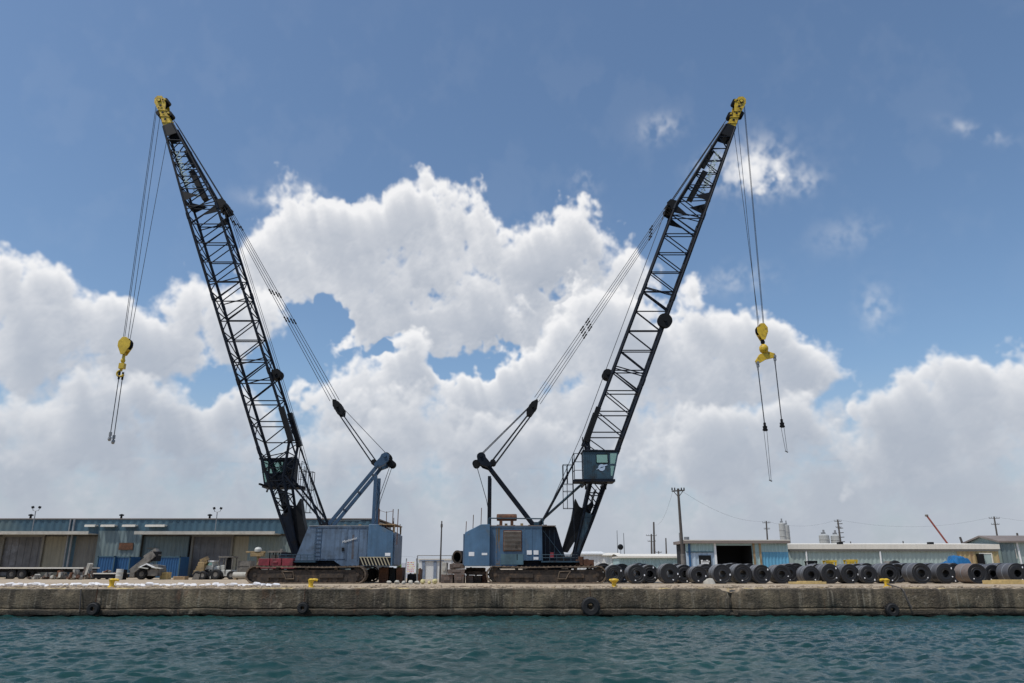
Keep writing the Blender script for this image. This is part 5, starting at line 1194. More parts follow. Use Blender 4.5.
# pipe ring
Y = 60.8; c = at(457, 557, Y); r_o = X(463, Y)-X(457, Y)+.02; zbot = at(457, 563.6, Y).z; o = empty('pipe_ring', (c.x, Y+.3, zbot), R(-38), 'short black steel pipe ring lying on the iron blocks behind the right crane', 'pipe ring')
m = MB(); m.lathe([(r_o, 0), (r_o, 1.0), (r_o-.09, 1.0), (r_o-.09, 0), (r_o, 0)], (0, 0, r_o), 'y', 36); m.build('pipe', M['black'], o)
m = MB(); m.lathe([(r_o+.03, -.03), (r_o+.03, .06), (r_o-.10, .06), (r_o-.10, -.03), (r_o+.03, -.03)], (0, 0, r_o), 'y', 36); m.build('flange', M['track'], o)
# round yellowish sacks and pale stones in the gap
for i, (px, py, r_, lb) in enumerate(((423.5, 580, 2.6, 'left yellowish round sack in front of the cabin'), (430, 580.5, 1.8, 'small pale sack between the two larger round sacks'), (435.5, 579.5, 2.8, 'largest yellowish round sack, beside the iron stack'))):
    Y = 57; w_ = X(px+r_, Y)-X(px, Y); m = MB(); m.lump((0, 0, w_*.9), (w_, w_, w_*.95), 60+i, 10, .10); o = m.build('round_sack', mat('yellowish_sack', (.50, .44, .22), .8, var=.2), None); o.location = (X(px, Y), Y, QZ); tag(o, lb, 'sack', 'round sacks between the cranes')
for i, (px, lb) in enumerate(((390, 'wide pale concrete lump under the rear of the left crane'), (398, 'pale concrete lump below the tall rusty block'), (404.5, 'pale concrete lump at the left leg of the notice board'), (411.5, 'pale concrete lump between the notice board legs'), (418, 'pale concrete lump at the right leg of the notice board'))):
    Y = 56.5; m = MB(); m.lump((0, 0, .1), (.17+.05*(i % 3), .15, .14+.04*(i % 2)), 80+i, 7, .3); o = m.build('concrete_lump', M['concrete_pale'], None); o.location = (X(px, Y), Y, QZ); o.rotation_euler = (0, 0, i*.7); tag(o, lb, 'concrete lump', 'concrete lumps between the cranes')
# shrubs far behind
def shrub(px0, px1, ytop, Y, lab, seed):
    rr = random.Random(seed); a, b = X(px0, Y), X(px1, Y); h_ = Z(px0, ytop, Y)-QZ; o = empty('shrub', ((a+b)/2, Y, QZ), 0, lab, 'shrub', 'green shrubs beyond the cranes'); w_ = (b-a)/2
    m = MB(); cl = [(rr.uniform(-w_, w_)*.9, rr.uniform(-1, 1), rr.uniform(.25, .85)*h_) for _ in range(int(w_*5)+6)]
    for i in range(int(w_*420)+500):
        c = cl[rr.randrange(len(cl))]; rad = h_*.22*rr.random()**.5; v = Vector((rr.gauss(0, 1), rr.gauss(0, 1), rr.gauss(0, 1))).normalized()*rad; p = Vector(c)+v*Vector((1.6, 1.6, 1)).x if 0 else Vector(c)+v
        p.z = max(.05, p.z); u1 = Vector((rr.gauss(0, 1), rr.gauss(0, 1), rr.gauss(0, 1))).normalized(); u2 = u1.orthogonal().normalized(); s_ = rr.uniform(.07, .16)
        m._add([p-u1*s_-u2*s_*.5, p+u1*s_-u2*s_*.4, p+u1*s_*.6+u2*s_*.6, p-u1*s_*.6+u2*s_*.5], [(0, 1, 2, 3)])
    m.build('foliage', M['green'], o)
    m = MB()
    for c in cl[:8]: m.cyl((c[0]*.5, 0, 0), (c[0], c[1], c[2]), .05, 5, .02)
    m.build('stem', M['bark'], o)
shrub(340, 383, 563.5, 105, 'long green shrub seen beneath the left crane house', 1); shrub(398, 407, 562.5, 104, 'bright green shrub left of the white notice board', 2); shrub(415, 424, 562, 104, 'bright green shrub between the notice board and the cabin', 3)

# ------------------------------------------------------------------ right side buildings
def simple_hall(name, lab, cat, x0, x1, yroof, yeave, Y, wall, roofm, dep=14, pitch=.5):
    a, b = X(x0, Y), X(x1, Y); zt = Z((x0+x1)/2, yeave, Y)-QZ; zr = Z((x0+x1)/2, yroof, Y)-QZ; o = empty(name, ((a+b)/2, Y, QZ), 0, lab, cat); w_ = (b-a)/2
    m = MB(); m.corr(-w_, w_, 0, zt, 0, pitch, .05); m.box((-w_, .16, 0), (w_, dep, zt-.02)); m.build('wall', M[wall], o)
    m = MB(); m.box((-w_-.15, -.35, zt), (w_+.15, -.2, zr)); m._add([(-w_-.15, -.2, zr), (w_+.15, -.2, zr), (w_+.15, dep*.5, zr+.35), (-w_-.15, dep*.5, zr+.35), (w_+.15, dep+.2, zr), (-w_-.15, dep+.2, zr)], [(0, 1, 2, 3), (3, 2, 4, 5)]); m.box((-w_-.15, -.2, zt), (w_+.15, dep+.2, zr-.01)); m.build('roof', M[roofm], o)
    return o, w_, zt, zr
simple_hall('flat_building', 'plain white low building behind the front of the right crane', 'building', 576, 604, 553.5, 554.6, 108, 'palewall', 'palewall', 8)
simple_hall('flat_building', 'plain pale grey low building between the white one and the teal one', 'building', 604.4, 622, 555.0, 555.8, 106, 'palewall', 'roofpale', 8)
simple_hall('low_shed', 'long low aqua shed with a pale roof edge behind the black coils', 'shed', 619, 684, 556.2, 558.0, 100, 'aqua', 'roofpale', 8)
# blue building with the big dark opening
Y = 88.0; o = empty('blue_shed', (X(737, Y), Y, QZ), 0, 'blue and aqua shed with a wide dark doorway behind the coils', 'shed')
def Hh(px, py): p = at(px, py, Y); return (p.x-o.location.x, p.z-QZ)
zt = Hh(737, 543.5)[1]; zr = Hh(737, 540.3)[1]; zb_ = Hh(737, 552)[1]
xl, xr = Hh(686.5, 560)[0], Hh(789, 560)[0]; d0, d1 = Hh(716.5, 560)[0], Hh(753, 560)[0]; zd = Hh(735, 545.5)[1]
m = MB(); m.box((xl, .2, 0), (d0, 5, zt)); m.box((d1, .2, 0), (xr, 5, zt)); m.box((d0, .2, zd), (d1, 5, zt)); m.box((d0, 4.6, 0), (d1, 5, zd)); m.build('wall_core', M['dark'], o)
m = MB(); m.corr(xl, d0, zb_, zt, 0, .4); m.corr(d1, xr, zb_, zt, 0, .4); m.box((d0, -.02, zd), (d1, .18, zt)); m.build('upper_wall', M['aqua'], o)
m = MB(); m.corr(xl, d0, 0, zb_-.003, .02, .5); m.build('lower_wall', M['paleblue'], o)
m = MB(); m.corr(Hh(762, 560)[0], xr, 0, zb_-.003, .02, .35); m.build('lower_wall', M['skyblue'], o)['label'] = 'bright blue lower wall panel'
m = MB(); m.corr(d1, Hh(762, 560)[0], 0, zb_-.003, .02, .4); m.build('lower_wall', M['aqua'], o)
for px in (754.5, 760.8): x = Hh(px, 560)[0]; m = MB(); m.box((x-.11, -.14, 0), (x+.11, -.06, zt)); m.build('column', M['orange'], o)
x = Hh(689.8, 560)[0]; m = MB(); m.box((x-.12, -.12, 0), (x+.12, -.06, zt)); m.build('column', M['contblue'], o)
x = Hh(715.7, 560)[0]; m = MB(); m.box((x-.12, -.12, 0), (x+.12, -.06, zt)); m.build('column', M['white'], o)
m = MB(); m.box((xl, -.09, zb_-.05), (d0-.3, -.06, zb_+.05)); m.build('trim', M['wteal'], o)
m = MB(); m.box((xl-.3, -.5, zt), (xr+.15, -.3, zr)); m.box((xl-.3, -.3, zt), (xr+.15, 5.2, zr-.02)); m.build('roof', M['roofbrown'], o)
m = MB(); m.box((xl-.3, -.512, zr-.05), (xr+.15, -.28, zr+.04)); m.build('gutter', M['roofpale'], o)
a, b = Hh(699.3, 568), Hh(710.5, 555.3); m = MB(); m.box((a[0], -.16, a[1]), (b[0], -.07, b[1])); wo2 = m.build('window', M['black'], o)
m = MB()
for x in (a[0]+.3, b[0]-.45): m.box((x-.1, -.20, a[1]), (x+.1, -.163, b[1]-.5))
m.box((a[0]+.2, -.21, b[1]-.75), (b[0]-.2, -.163, b[1]-.6)); m.box((a[0]+.3, -.21, a[1]), (b[0]-.3, -.163, a[1]+.7)); m.build('frame', M['white'], wo2)
for px in (683.5, 690): x = Hh(px+2, 560)[0]; m = MB(); m.cyl((x, 2, zr), (x, 2, zr+.9 if px < 685 else zr+.45), .14 if px < 685 else .3, 8); m.build('roof_vent', M['galv'], o)
# long pale green building
o, w_, zt, zr = simple_hall('long_hall', 'very long pale green grey hall with a cream roof running to the right', 'hall', 789.5, 999, 544.3, 549.2, 91, 'paleteal', 'roofpale', 16)
Y = 91
a = Hh(957.5, 560)[0]; b = Hh(999, 560)[0]; m = MB(); m.corr(a, b, 0, zt-.003, -.13, .5); m.build('wall_panel', M['tanwall'], o)['label'] = 'mustard tan end section of the wall'
for px in (806.3, 880.2): x = Hh(px, 560)[0]; m = MB(); m.cyl((x, -.2, 0), (x, -.2, zt), .10, 8); m.build('downpipe', M['white'], o)
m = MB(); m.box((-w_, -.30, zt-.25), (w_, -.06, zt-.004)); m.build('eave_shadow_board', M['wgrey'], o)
a, b = Hh(981, 568), Hh(989.5, 554); m = MB(); m.box((a[0], -.26, 0), (b[0], -.2, b[1])); do = m.build('door', M['paleteal'], o); m = MB(); m.box((a[0]-.1, -.30, b[1]), (b[0]+.1, -.2, b[1]+.12)); m.box((b[0], -.30, 0), (b[0]+.12, -.2, b[1])); m.build('frame', M['roofpale'], do)
m = MB(); p = Hh(978.5, 557); m.box((p[0]-.35, -.6, p[1]-.8), (p[0]+.3, -.2, p[1]+.35)); m.build('wall_fan', M['black'], o)
for px in (840, 930.5): p = Hh(px, 544); m = MB(); m.box((p[0]-.25, -.3, zr), (p[0]+.25, .3, zr+.25)); m.build('roof_fitting', M['black'], o)
# gabled house on the far right
Y = 92.5; o = empty('gabled_building', (X(1030, Y), Y, QZ), 0, 'blue walled building with a brown pitched roof at the far right', 'building'); 
xa, xb = Hh(1000, 548)[0], Hh(1120, 548)[0]; ze = Hh(1003, 541.3)[1]; dp = 6.5; zrg = at(990, 537.2, Y+dp/2).z-QZ
m = MB(); m.box((xa, 0, 0), (xb, dp, ze)); m._add([(xa, 0, ze), (xa, dp, ze), (xa, dp/2, zrg)], [(0, 2, 1)]); m.build('wall', M['paleteal'], o)
m = MB(); m.corr(xa+.01, Hh(1012, 1)[0] if 0 else xa+1.6, 0, ze, -.17, .4); m.build('corner_panel', M['wblue'], o)
m = MB()
for yy, sgn in ((0, -1), (dp, 1)): m._add([(xa-.35, yy+sgn*.5, ze-.15), (xb, yy+sgn*.5, ze-.15), (xb, dp/2, zrg), (xa-.35, dp/2, zrg), (xa-.35, yy+sgn*.5, ze+.05), (xb, yy+sgn*.5, ze+.05), (xb, dp/2, zrg+.2), (xa-.35, dp/2, zrg+.2)], [(0, 1, 2, 3), (7, 6, 5, 4), (0, 4, 5, 1), (3, 7, 4, 0)])
m.build('roof', M['roofbrown'], o)
a, b = Hh(1008, 557.5), Hh(1014.5, 549.8); m = MB(); m.box((a[0]-.12, -.08, a[1]-.12), (b[0]+.12, -.03, b[1]+.12)); wv = m.build('window', M['roofpale'], o); m = MB(); m.box((a[0], -.12, a[1]), (b[0], -.083, b[1])); m.build('pane', M['machine'], wv)
x = Hh(1019, 555)[0]; m = MB(); m.cyl((x+.15, -.1, 0), (x-.1, -.1, ze), .12, 8); m.build('downpipe', M['white'], o)
# silos
def silo(px0, px1, ytop, Y, lab, grp=None):
    a, b = X(px0, Y, ytop), X(px1, Y, ytop); r = (b-a)/2; h_ = Z(px0, ytop, Y)-QZ; o = empty('silo', ((a+b)/2, Y, QZ), 0, lab, 'silo', grp)
    m = MB(); m.lathe([(r, 0), (r, h_-r*.35), (r*.55, h_-.05), (0, h_)], (0, 0, 0), 'z', 28)
    for k in range(6): z = h_*(.25+.12*k); m.lathe([(r+.02, z), (r+.06, z+.05), (r+.02, z+.1)], (0, 0, 0), 'z', 28)
    m.build('tank', M['silo'], o); m = MB(); m.cyl((0, 0, h_-.05), (0, 0, h_+.7), r*.22, 8); m.box((-r*.5, -r*.2, h_-.1), (r*.3, r*.2, h_+.25)); m.build('vent', M['galv'], o)
sgp = 'silos beyond the long hall'
silo(778.6, 784.8, 522.5, 140, 'tall pale silo, left of the touching pair above the blue shed', sgp); silo(783.6, 788.8, 524.5, 143, 'tall grey silo, right of the touching pair above the blue shed', sgp)
silo(818.8, 828.6, 533.8, 140, 'short wide silo left of the leaning power pole', sgp); silo(830.6, 840, 534.2, 140, 'short wide silo just behind the leaning power pole', sgp)
# poles
def pole(px0, py0, px1, py1, Y, r, lab, arm=0, mt='polewood', extra=None, name='utility_pole', cat='pole', grp='poles beyond the quay yard'):
    p0 = at(px0, py0, Y); p1 = at(px1, py1, Y); t_ = (p0.z-QZ)/(p1.z-p0.z); base = p0+(p0-p1)*t_; o = empty(name, (base.x, Y, QZ), 0, lab, cat, grp); dx = p1.x-base.x; h_ = p1.z-QZ
    m = MB(); m.cyl((0, 0, 0), (dx, 0, h_), r*1.25, 8, r*.8); m.build('shaft', M[mt], o)
    if arm:
        for k, (dz, w_) in enumerate(((-.25, arm), (-1.1, arm*.75)) if arm < 3 else ((-.2, arm),)):
            m = MB(); m.bar((dx-w_/2, 0, h_+dz), (dx+w_/2, 0, h_+dz), .07)
            m.build('crossarm', M[mt], o)
            for q_ in (-.48, -.25, .25, .48): m = MB(); m.lathe([(0, .16), (.04, .14), (.03, .08), (.045, .05), (.02, 0), (0, 0)], (dx+w_*q_, 0, h_+dz+.05), 'z', 8); m.build('insulator', M['galv'], o)
    return o, Vector((base.x+dx, Y, p1.z))
Y = 74
o, topm = pole(683.2, 562, 678, 488.5, Y, .14, 'tall wooden power pole with a crossarm rising from behind the black coils', 0, grp='poles beyond the quay yard')
dxm = topm.x-o.location.x; hm = topm.z-QZ; m = MB(); m.bar((dxm-.62, 0, hm-.25), (dxm+.62, 0, hm-.18), .12); m.bar((dxm-.5, 0, hm-.2), (dxm-.05, 0, hm-.75), .06); m.bar((dxm+.5, 0, hm-.2), (dxm+.05, 0, hm-.75), .06); m.build('crossarm', M['polewood'], o)
for q_ in (-.58, -.32, .32, .58): m = MB(); m.lathe([(0, .26), (.07, .22), (.05, .12), (.085, .08), (.04, 0), (0, 0)], (dxm+q_, 0, hm-.16), 'z', 8); m.build('insulator', M['black'], o)
m = MB(); m.cyl((0, 0, 0), (dxm*.28, 0, hm*.28), .24, 10, .20); m.build('pole_sleeve', M['polepale'], o)
pole(654.5, 557, 653.7, 522, 125, .16, 'tallest of the far thin poles left of the main power pole'); pole(651.8, 557, 651.3, 534, 120, .14, 'shorter far pole with a small crossarm touching the tallest one', 1.6)
pole(666.5, 557, 665.8, 538, 125, .12, 'short far pole midway between the tallest far pole and the main one')
pole(658.8, 558, 658.6, 551, 130, .10, 'smallest far pole stub just right of the tallest far pole', 1.0)
pole(617.8, 558, 617, 530.5, 115, .06, 'left thin antenna mast beyond the low aqua shed', name='antenna_mast', cat='mast', mt='galv', grp='antenna masts'); pole(624.6, 558, 623.5, 533, 115, .06, 'right thin antenna mast beyond the low aqua shed', name='antenna_mast', cat='mast', mt='galv', grp='antenna masts')
o, tp_ = pole(620.8, 558, 620.6, 547, 114, .05, 'short mast with a small dish between the two antenna masts', name='antenna_mast', cat='mast', mt='galv', grp='antenna masts'); m = MB(); m.lathe([(0, -.1), (.25, -.08), (.42, .12), (.25, 0), (0, -.02)], (tp_.x-o.location.x, 0, tp_.z-QZ), 'y', 14); m.build('dish', M['black'], o)
o, pA = pole(767.8, 545, 766.2, 521, 110, .12, 'power pole with a crossarm left of the silos above the blue shed', 1.1)
o, pB = pole(841, 545, 837.6, 519.5, 110, .14, 'leaning power pole with many brackets in front of the short silos', 1.0)
dxb = pB.x-o.location.x; hb__ = pB.z-QZ
for k in range(5): m = MB(); f_ = 1-.08*(k+1); m.bar((dxb*f_-.15, 0, hb__*f_), (dxb*f_+.6, 0, hb__*f_+.05), .1); m.build('bracket', M['polewood'], o)
o, pC = pole(998, 541, 994, 516.5, 110, .12, 'power pole with two crossarms above the brown pitched roof', 1.5)
pole(962.5, 544, 960, 537, 108, .18, 'short dark stub pole behind the cream roof near the pitched roof'); pole(1018.6, 541, 1017, 533, 112, .16, 'short dark stub pole behind the brown pitched roof')
pole(851, 546, 850.5, 541.5, 112, .10, 'tiny vent stub on the skyline right of the silos'); pole(903.5, 546, 903, 541, 112, .10, 'tiny vent stub on the skyline left of the red jib')
def wire(a, b, sag, lab, r=.009):
    m = MB(); n = 14; pts = [a.lerp(b, i/n)+Vector((0, 0, -sag*4*(i/n)*(1-i/n))) for i in range(n+1)]; m.path(pts, r, 4); o = m.build('power_line', M['rope'], None); tag(o, lab, 'power line', 'power lines')
wire(pA, pB, .8, 'thin power line from the pole beside the silos to the leaning pole'); wire(pB, pC, 1.2, 'thin power line from the leaning pole to the pole above the brown roof'); wire(pC, at(1100, 520, 110), .6, 'thin power line leaving the frame at the right from the last pole')
wire(topm, pA, 1.0, 'thin power line from the main power pole to the pole beside the silos'); wire(topm+Vector((-.5, 0, -.2)), at(653.7, 524, 125), 1.2, 'thin power line running left from the main power pole')
wire(at(400, 556, 130), at(520, 556, 130), .4, 'thin line crossing low behind the gap between the cranes')
# red jib beyond the hall
Y = 150; b0 = at(948, 545, Y); b1 = at(927, 516, Y); o = empty('mobile_crane', (b0.x+2, Y, QZ), 0, 'distant mobile crane with a slim red jib leaning left above the cream roof', 'crane')
rx, rz_ = b1.x-o.location.x, b1.z-QZ; m = MB(); m.bar((0, 0, 2.2), (rx, 0, rz_), .22, .26); m.bar((rx*.75, 0, 2.2+(rz_-2.2)*.75), (rx*1.02, 0, rz_*1.02), .16); m.build('jib', M['redboom'], o)
m = MB(); m.box((rx-.35, -.2, rz_-.1), (rx+.2, .2, rz_+.3)); m.build('jib_head', M['machine'], o, .1)
m = MB(); m.box((-3, -1.2, .8), (4, 1.2, 1.5)); m.box((-.8, -1, 1.5), (2.2, 1, 2.6)); m.build('carrier', M['redboom'], o, .05)
for x in (-2.2, -.9, 2.0, 3.2): wheel(o, x, -1.1, .55, .4)
# ------------------------------------------------------------------ steel coils
rng = random.Random(9)
def coil_meshes(r, Ln, seed):
    rr = random.Random(seed); ri = r*.36; m = MB(); n = 44
    ring = [(ri, .0)]
    k = 7
    for i in range(k): 
        ra = ri+(r-ri)*(i+.15)/k; rb2 = ri+(r-ri)*(i+.85)/k; d = rr.uniform(-.018, .018); ring += [(ra, d), (rb2, d)]
    back = [(ri, Ln)]
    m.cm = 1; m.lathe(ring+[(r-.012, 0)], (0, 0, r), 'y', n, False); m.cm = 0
    m.lathe([(r-.012, 0), (r, .012), (r, Ln-.012), (r-.012, Ln)], (0, 0, r), 'y', n, True)
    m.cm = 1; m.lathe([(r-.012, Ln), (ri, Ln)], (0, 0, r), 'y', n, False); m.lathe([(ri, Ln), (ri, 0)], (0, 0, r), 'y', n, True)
    return m
def coil(px, rpx, Yf, lab, grp, mt='coil', Ln=1.5, yaw=0, strap=True, zoff=0):
    r = rpx/13.9*(Yf/58.5); x = X(px, Yf, 574); o = empty('steel_coil', (x, Yf, QZ+zoff), yaw, lab, 'steel coil', grp)
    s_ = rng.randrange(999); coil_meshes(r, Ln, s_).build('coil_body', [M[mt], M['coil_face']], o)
    m = MB()
    for y in (Ln*.5,) if rng.random() < .5 else (Ln*.28, Ln*.72): m.lathe([(r+.002, y-.04), (r+.010, y-.035), (r+.010, y+.035), (r+.002, y+.04)], (0, 0, r), 'y', 44); m.build('steel_strap', M['galv'], o); m = MB()
    a = rng.uniform(math.pi*1.1, math.pi*1.9); c = (r*.68*math.cos(a), -.03, r+r*.68*math.sin(a)); m = MB(); m.box((c[0]-.045, c[1]-.006, c[2]-.035), (c[0]+.045, c[1]+.0, c[2]+.035), Matrix.Rotation(rng.uniform(-.6, .6), 3, 'Y')); m.build('tag', M['tag'], o)
    if rng.random() < .5:
        a += rng.uniform(1, 2); c = (r*.8*math.cos(a), -.03, r+r*.8*math.sin(a)); m = MB(); m.box((c[0]-.04, c[1]-.006, c[2]-.06), (c[0]+.04, c[1]+.0, c[2]+.06)); m.build('tag', M['tag'], o)
    return o
fr_c = [(614.6, 9.4, ''), (637, 9.6, ''), (650, 9.2, ''), (670, 10, ''), (684.8, 9.2, ''), (699, 8.6, ''), (722.5, 9.6, ''), (743, 9.8, ''), (762.3, 9.4, ''), (782, 9.3, ''), (811.4, 8.8, ''), (830.8, 9.9, ''), (850.3, 9.7, ''), (869, 9.0, ''), (890.3, 10, ''), (921.8, 10.3, ''), (946, 10.1, ''), (977.5, 10, ''), (993.5, 9.2, ''), (1018, 10.2, ''), (1041, 10, '')]
ordw = ['touching the front idler of the right crane', 'second from the right crane', 'third from the right crane, tucked in', 'fourth from the right crane, larger than the coils beside it', 'fifth from the right crane, in front of the tall power pole', 'smallest, below the framed window', 'seventh, below the left edge of the dark doorway', 'eighth, below the right half of the dark doorway', 'ninth, below the rust stained columns', 'tenth, below the bright blue wall panel', 'behind the yellow timber, smaller than its neighbours', 'just right of the yellow timber end', 'under the second yellow frame', 'left of the right hand yellow bollard', 'directly behind the right hand yellow bollard', 'first to the right of the right hand bollard', 'below the blue tarpaulin', 'with the browned wrap', 'close behind the browned one, below the tan wall', 'at the right edge of the photo', 'beyond the right edge']
for i, ((px, r_, _), w_) in enumerate(zip(fr_c, ordw)):
    if px > 1030: continue
    Yf = 58.3+rng.uniform(-.15, .35)+(1.75 if i in (2, 4, 18) else 0)
    coil(px, r_, Yf, 'front row coil '+w_, 'black steel coils, front row', 'coil_rusty' if i == 17 else 'coil', 1.5 if i not in (17, 14) else 1.9, rng.uniform(-.04, .04))
last = 585
for i, ((px, r_, _), w_) in enumerate(zip(fr_c, ordw)):
    p_ = px+8.0
    if px > 1030 or p_-last < 19.8: continue
    last = p_; coil(p_, 9.4, 61.9+rng.uniform(-.1, .3), 'back row coil hidden behind the front coil '+' '.join(w_.split(',')[0].replace('directly ', '').split()[:8]), 'black steel coils, back row', 'coil', 1.5, rng.uniform(-.05, .05))
for i, (px, lb) in enumerate(((604, 'lone coil peeking from behind the front idler of the right crane'), (640, 'rear coil between the crane and the power pole'), (735, 'rear coil below the dark doorway'), (797, 'rear coil near the right corner of the blue shed'), (868, 'rear coil standing behind the right yellow rack'), (908, 'rear coil beside the brown machine'), (933, 'rear coil peeking over the pair with white tags'), (955, 'rear coil before the blue tarpaulin'), (1004, 'rear coil in the corner at the right edge'))): coil(px, 9.4, 65+rng.uniform(0, .5), lb, 'black steel coils, rear row', 'coil', 1.5)
# timber beams, pale heap, yellow frames, machine, tarpaulin
def beam(x0, x1, Y, h_, lab, mt='timber'):
    a, b = X(x0, Y), X(x1, Y); m = MB(); m.box((0, 0, 0), (b-a, .28, h_)); m.box((.6, .03, h_+.002), (b-a-.3, .26, h_+.05)); o = m.build('timber_beam', M[mt], None, .01); o.location = (a, Y, QZ); o.rotation_euler = (0, 0, R(.4)); tag(o, lab, 'timber beam', 'yellow timber beams')
beam(787.5, 824, 57.2, .16, 'short yellow timber beam lying in front of the smaller coil'); beam(981, 1040, 56.8, .26, 'long thick yellow timber beam at the right edge of the quay')
m = MB(); m.lump((0, 0, .12), (.42, .3, .34), 5, 9, .2); o = m.build('sand_heap', M['concrete_pale'], None); o.location = (X(708, 57.5), 57.5, QZ-.05); tag(o, 'small pale cone of grit between two front coils', 'grit heap')
def frame(px0, px1, ytop, Y, mt, lab):
    a, b = X(px0, Y, 560), X(px1, Y, 560); h_ = Z(px0, ytop, Y)-QZ; o = empty('equipment_rack', ((a+b)/2, Y, QZ), 0, lab, 'steel frame', 'small steel frames behind the coils'); w_ = (b-a)/2; m = MB()
    for x in (-w_, -w_*.3, w_*.3, w_): m.bar((x, 0, 0), (x, 0, h_), .12); m.bar((x, .8, 0), (x, .8, h_), .12)
    m.build('upright', M[mt], o); m = MB()
    for z in (h_, h_-.45, h_-.9): m.bar((-w_-.1, 0, z), (w_+.1, 0, z), .16, .18); m.bar((-w_-.1, .8, z), (w_+.1, .8, z), .12)
    m.build_each('crossbar', M[mt], o)
frame(808.8, 815.8, 561.8, 70, 'black', 'black steel frame behind the coils, left of the yellow ones'); frame(827, 835.3, 561.2, 70, 'yellow', 'yellow steel frame behind the coils, next to the black one'); frame(848, 856.3, 560.6, 70, 'yellow', 'yellow steel frame behind the coils, farther from the black one')
def mach(o, H):
    m = MB(); a = H(885.5, 563); b = H(893.5, 561); m.box((a[0], 0, .5), (b[0], 1.2, a[1]-.1)); m.prism([(a[0]+.2, a[1]-.1), (b[0], a[1]-.1), (b[0]-.2, a[1]+.2), (a[0]+.4, a[1]+.15)], .1, 1.1); m.build('body', M['machine'], o, .05)
    c = H(895, 568); m = MB(); m.lathe([(.12, -.2), (.5, -.2), (.55, 0), (.5, .2), (.12, .2)], (c[0], -.1, H(895, 566)[1]-.05), 'y', 18); m.build('spare_tyre', M['rubber'], o)
    for px in (886.5, 893.5): wheel(o, H(px, 570)[0], 0, .5)
machine('yard_tractor', 'brown machine with a big black tyre showing above the coils left of the tarpaulin', 'tractor', 885, 899, 70, mach)
Y = 71; a, b = X(948, Y), X(975, Y); h0 = Z(960, 558.8, Y)-QZ; n, mm = 26, 10; vs = []; rr = random.Random(8)
for j in range(mm+1):
    for i in range(n+1):
        u, v = i/n, j/mm; x = a+(b-a)*u; prof = (.62+.38*math.sin(u*math.pi)**.5+(.16 if .42 < u < .9 else -.02)) if 0 < u < 1 else .3
        vs.append((x-(a+b)/2+rr.uniform(-.05, .05), v*2.2, (h0*prof*(1-.10*abs(v-.5)*2)+rr.uniform(-.10, .10)) if 0 < j < mm else h0*.35+rr.uniform(-.1, .1)))
m = MB(); m._add(vs, [(j*(n+1)+i, j*(n+1)+i+1, (j+1)*(n+1)+i+1, (j+1)*(n+1)+i) for j in range(mm) for i in range(n)], True)
fv = [(x, y, z) for (x, y, z) in vs[:n+1]]; m._add(fv+[(x, y+.05, 0) for x, y, z in fv], [(i, i+1, n+2+i, n+1+i) for i in range(n)])
o = m.build('tarpaulin', M['tarp'], None); o.location = ((a+b)/2, Y, QZ); tag(o, 'crumpled bright blue tarpaulin heap showing above the coils on the right', 'tarpaulin')
# ------------------------------------------------------------------ bollards, fenders, chain
def bollard(px, py, lab, kind):
    Y = 47.3; o = empty('mooring_bollard', (X(px, Y, 582), Y, QZ), 0, lab, 'bollard', 'yellow bollards along the quay edge')
    o.scale = (.88, .88, .88)
    m = MB(); m.lathe([(0, .0), (.26, .0), (.26, .05), (.17, .10), (.15, .30), (.20, .42), (.22, .50), (.0, .55)], (0, 0, 0), 'z', 18)
    if kind == 'T': m.lathe([(0, .56), (.30, .52), (.34, .44), (.20, .30), (.0, .30)], (0, 0, .03), 'z', 18)
    m.build('post', M['yellow_clean'], o)
    if kind != 'T':
        m = MB(); sx = {'R': 1, 'L': -1}[kind]; m.path([Vector((-.10*sx, 0, .42)), Vector((.12*sx, 0, .50)), Vector((.32*sx, 0, .50)), Vector((.44*sx, 0, .46))], .085, 10); m.lump((.0, 0, .46), (.2, .19, .13), 4, 12, .04); m.build('horn', M['yellow_clean'], o)
    m = MB()
    for k in range(6): a = k*math.pi/3; m.cyl((.21*math.cos(a), .21*math.sin(a), .04), (.21*math.cos(a), .21*math.sin(a), .08), .025, 6)
    m.build('bolt', M['rust'], o)
bollard(112, 582, 'yellow bollard among the white bags near the left edge', 'R'); bollard(311, 582, 'yellow bollard in front of the left crane tracks', 'R'); bollard(614, 581, 'wide topped yellow bollard at the front of the right crane tracks', 'T'); bollard(886.5, 578, 'yellow bollard with a rope hanging over the edge in front of the right coils', 'L')
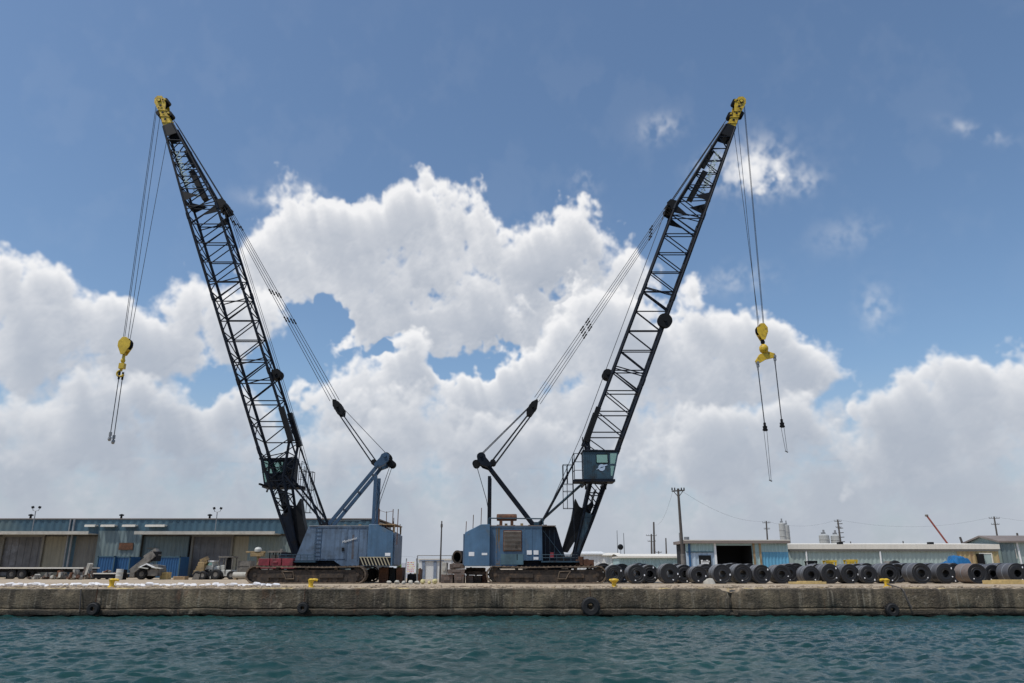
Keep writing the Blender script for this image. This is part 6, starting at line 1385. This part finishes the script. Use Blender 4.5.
def fender(px, py, r, lab, chain=True, tilt=0):
    Y = QY-.28; c = at(px, py, Y); o = empty('tyre_fender', (c.x, Y, c.z), 0, lab, 'fender', 'tyre fenders on the quay wall')
    m = MB(); pr = [(r*.30, -.10), (r*.42, -.16), (r*.85, -.17), (r, -.11), (r, .11), (r*.85, .17), (r*.42, .16), (r*.30, .10), (r*.30, -.10)]
    m.lathe(pr, (0, 0, 0), 'y', 30)
    for k in range(20): a = k*math.pi/10; m.box((r*math.cos(a)-.03, -.1, r*math.sin(a)-.03), (r*math.cos(a)+.03, .1, r*math.sin(a)+.03), Matrix.Rotation(-a, 3, 'Y'))
    m.build('tyre', M['rubber'], o).rotation_euler = (tilt, 0, 0)
    if chain:
        m = MB(); n = 12; z1 = QZ-c.z
        for k in range(n):
            z = r*.8+(z1-r*.8)*k/n; zn = r*.8+(z1-r*.8)*(k+1)/n; m.bar((.0, .1, z-.02), (.02, .1, zn+.02), .05 if k % 2 else .02, .02 if k % 2 else .05)
        m.build('chain', M['rust'], o)
fender(590.5, 606.5, .52, 'large black tyre fender on the quay wall below the right crane'); fender(303, 608, .30, 'small black tyre fender below the left crane'); fender(93.5, 609, .34, 'worn black tyre fender near the left edge'); fender(892, 610, .36, 'half sunk black tyre fender hanging below the right bollard', chain=False)
m = MB(); p0 = at(887, 583, 47.1); pts = [Vector((p0.x, 47.1, QZ+.2)), Vector((p0.x+.22, 46.4, QZ+.05)), Vector((p0.x+.3, 45.93, QZ-.05))]
for k in range(1, 9): t_ = k/8; pts.append(Vector((p0.x+.3+.28*t_**1.4, 45.84-.1*t_, QZ-.05-(1.05)*t_)))
m.path(pts, .045, 6); tag(m.build('mooring_rope', M['polewood'], None), 'dark rope running from the right bollard down the wall to a sunken tyre', 'rope')
m = MB(); m.path([at(81, 589, 45.9), at(80.5, 600, 45.88), at(79.5, 612, 45.86)], .04, 6); tag(m.build('hanging_rope', M['polewood'], None), 'thin dark rope hanging down the wall beside the worn tyre', 'rope')
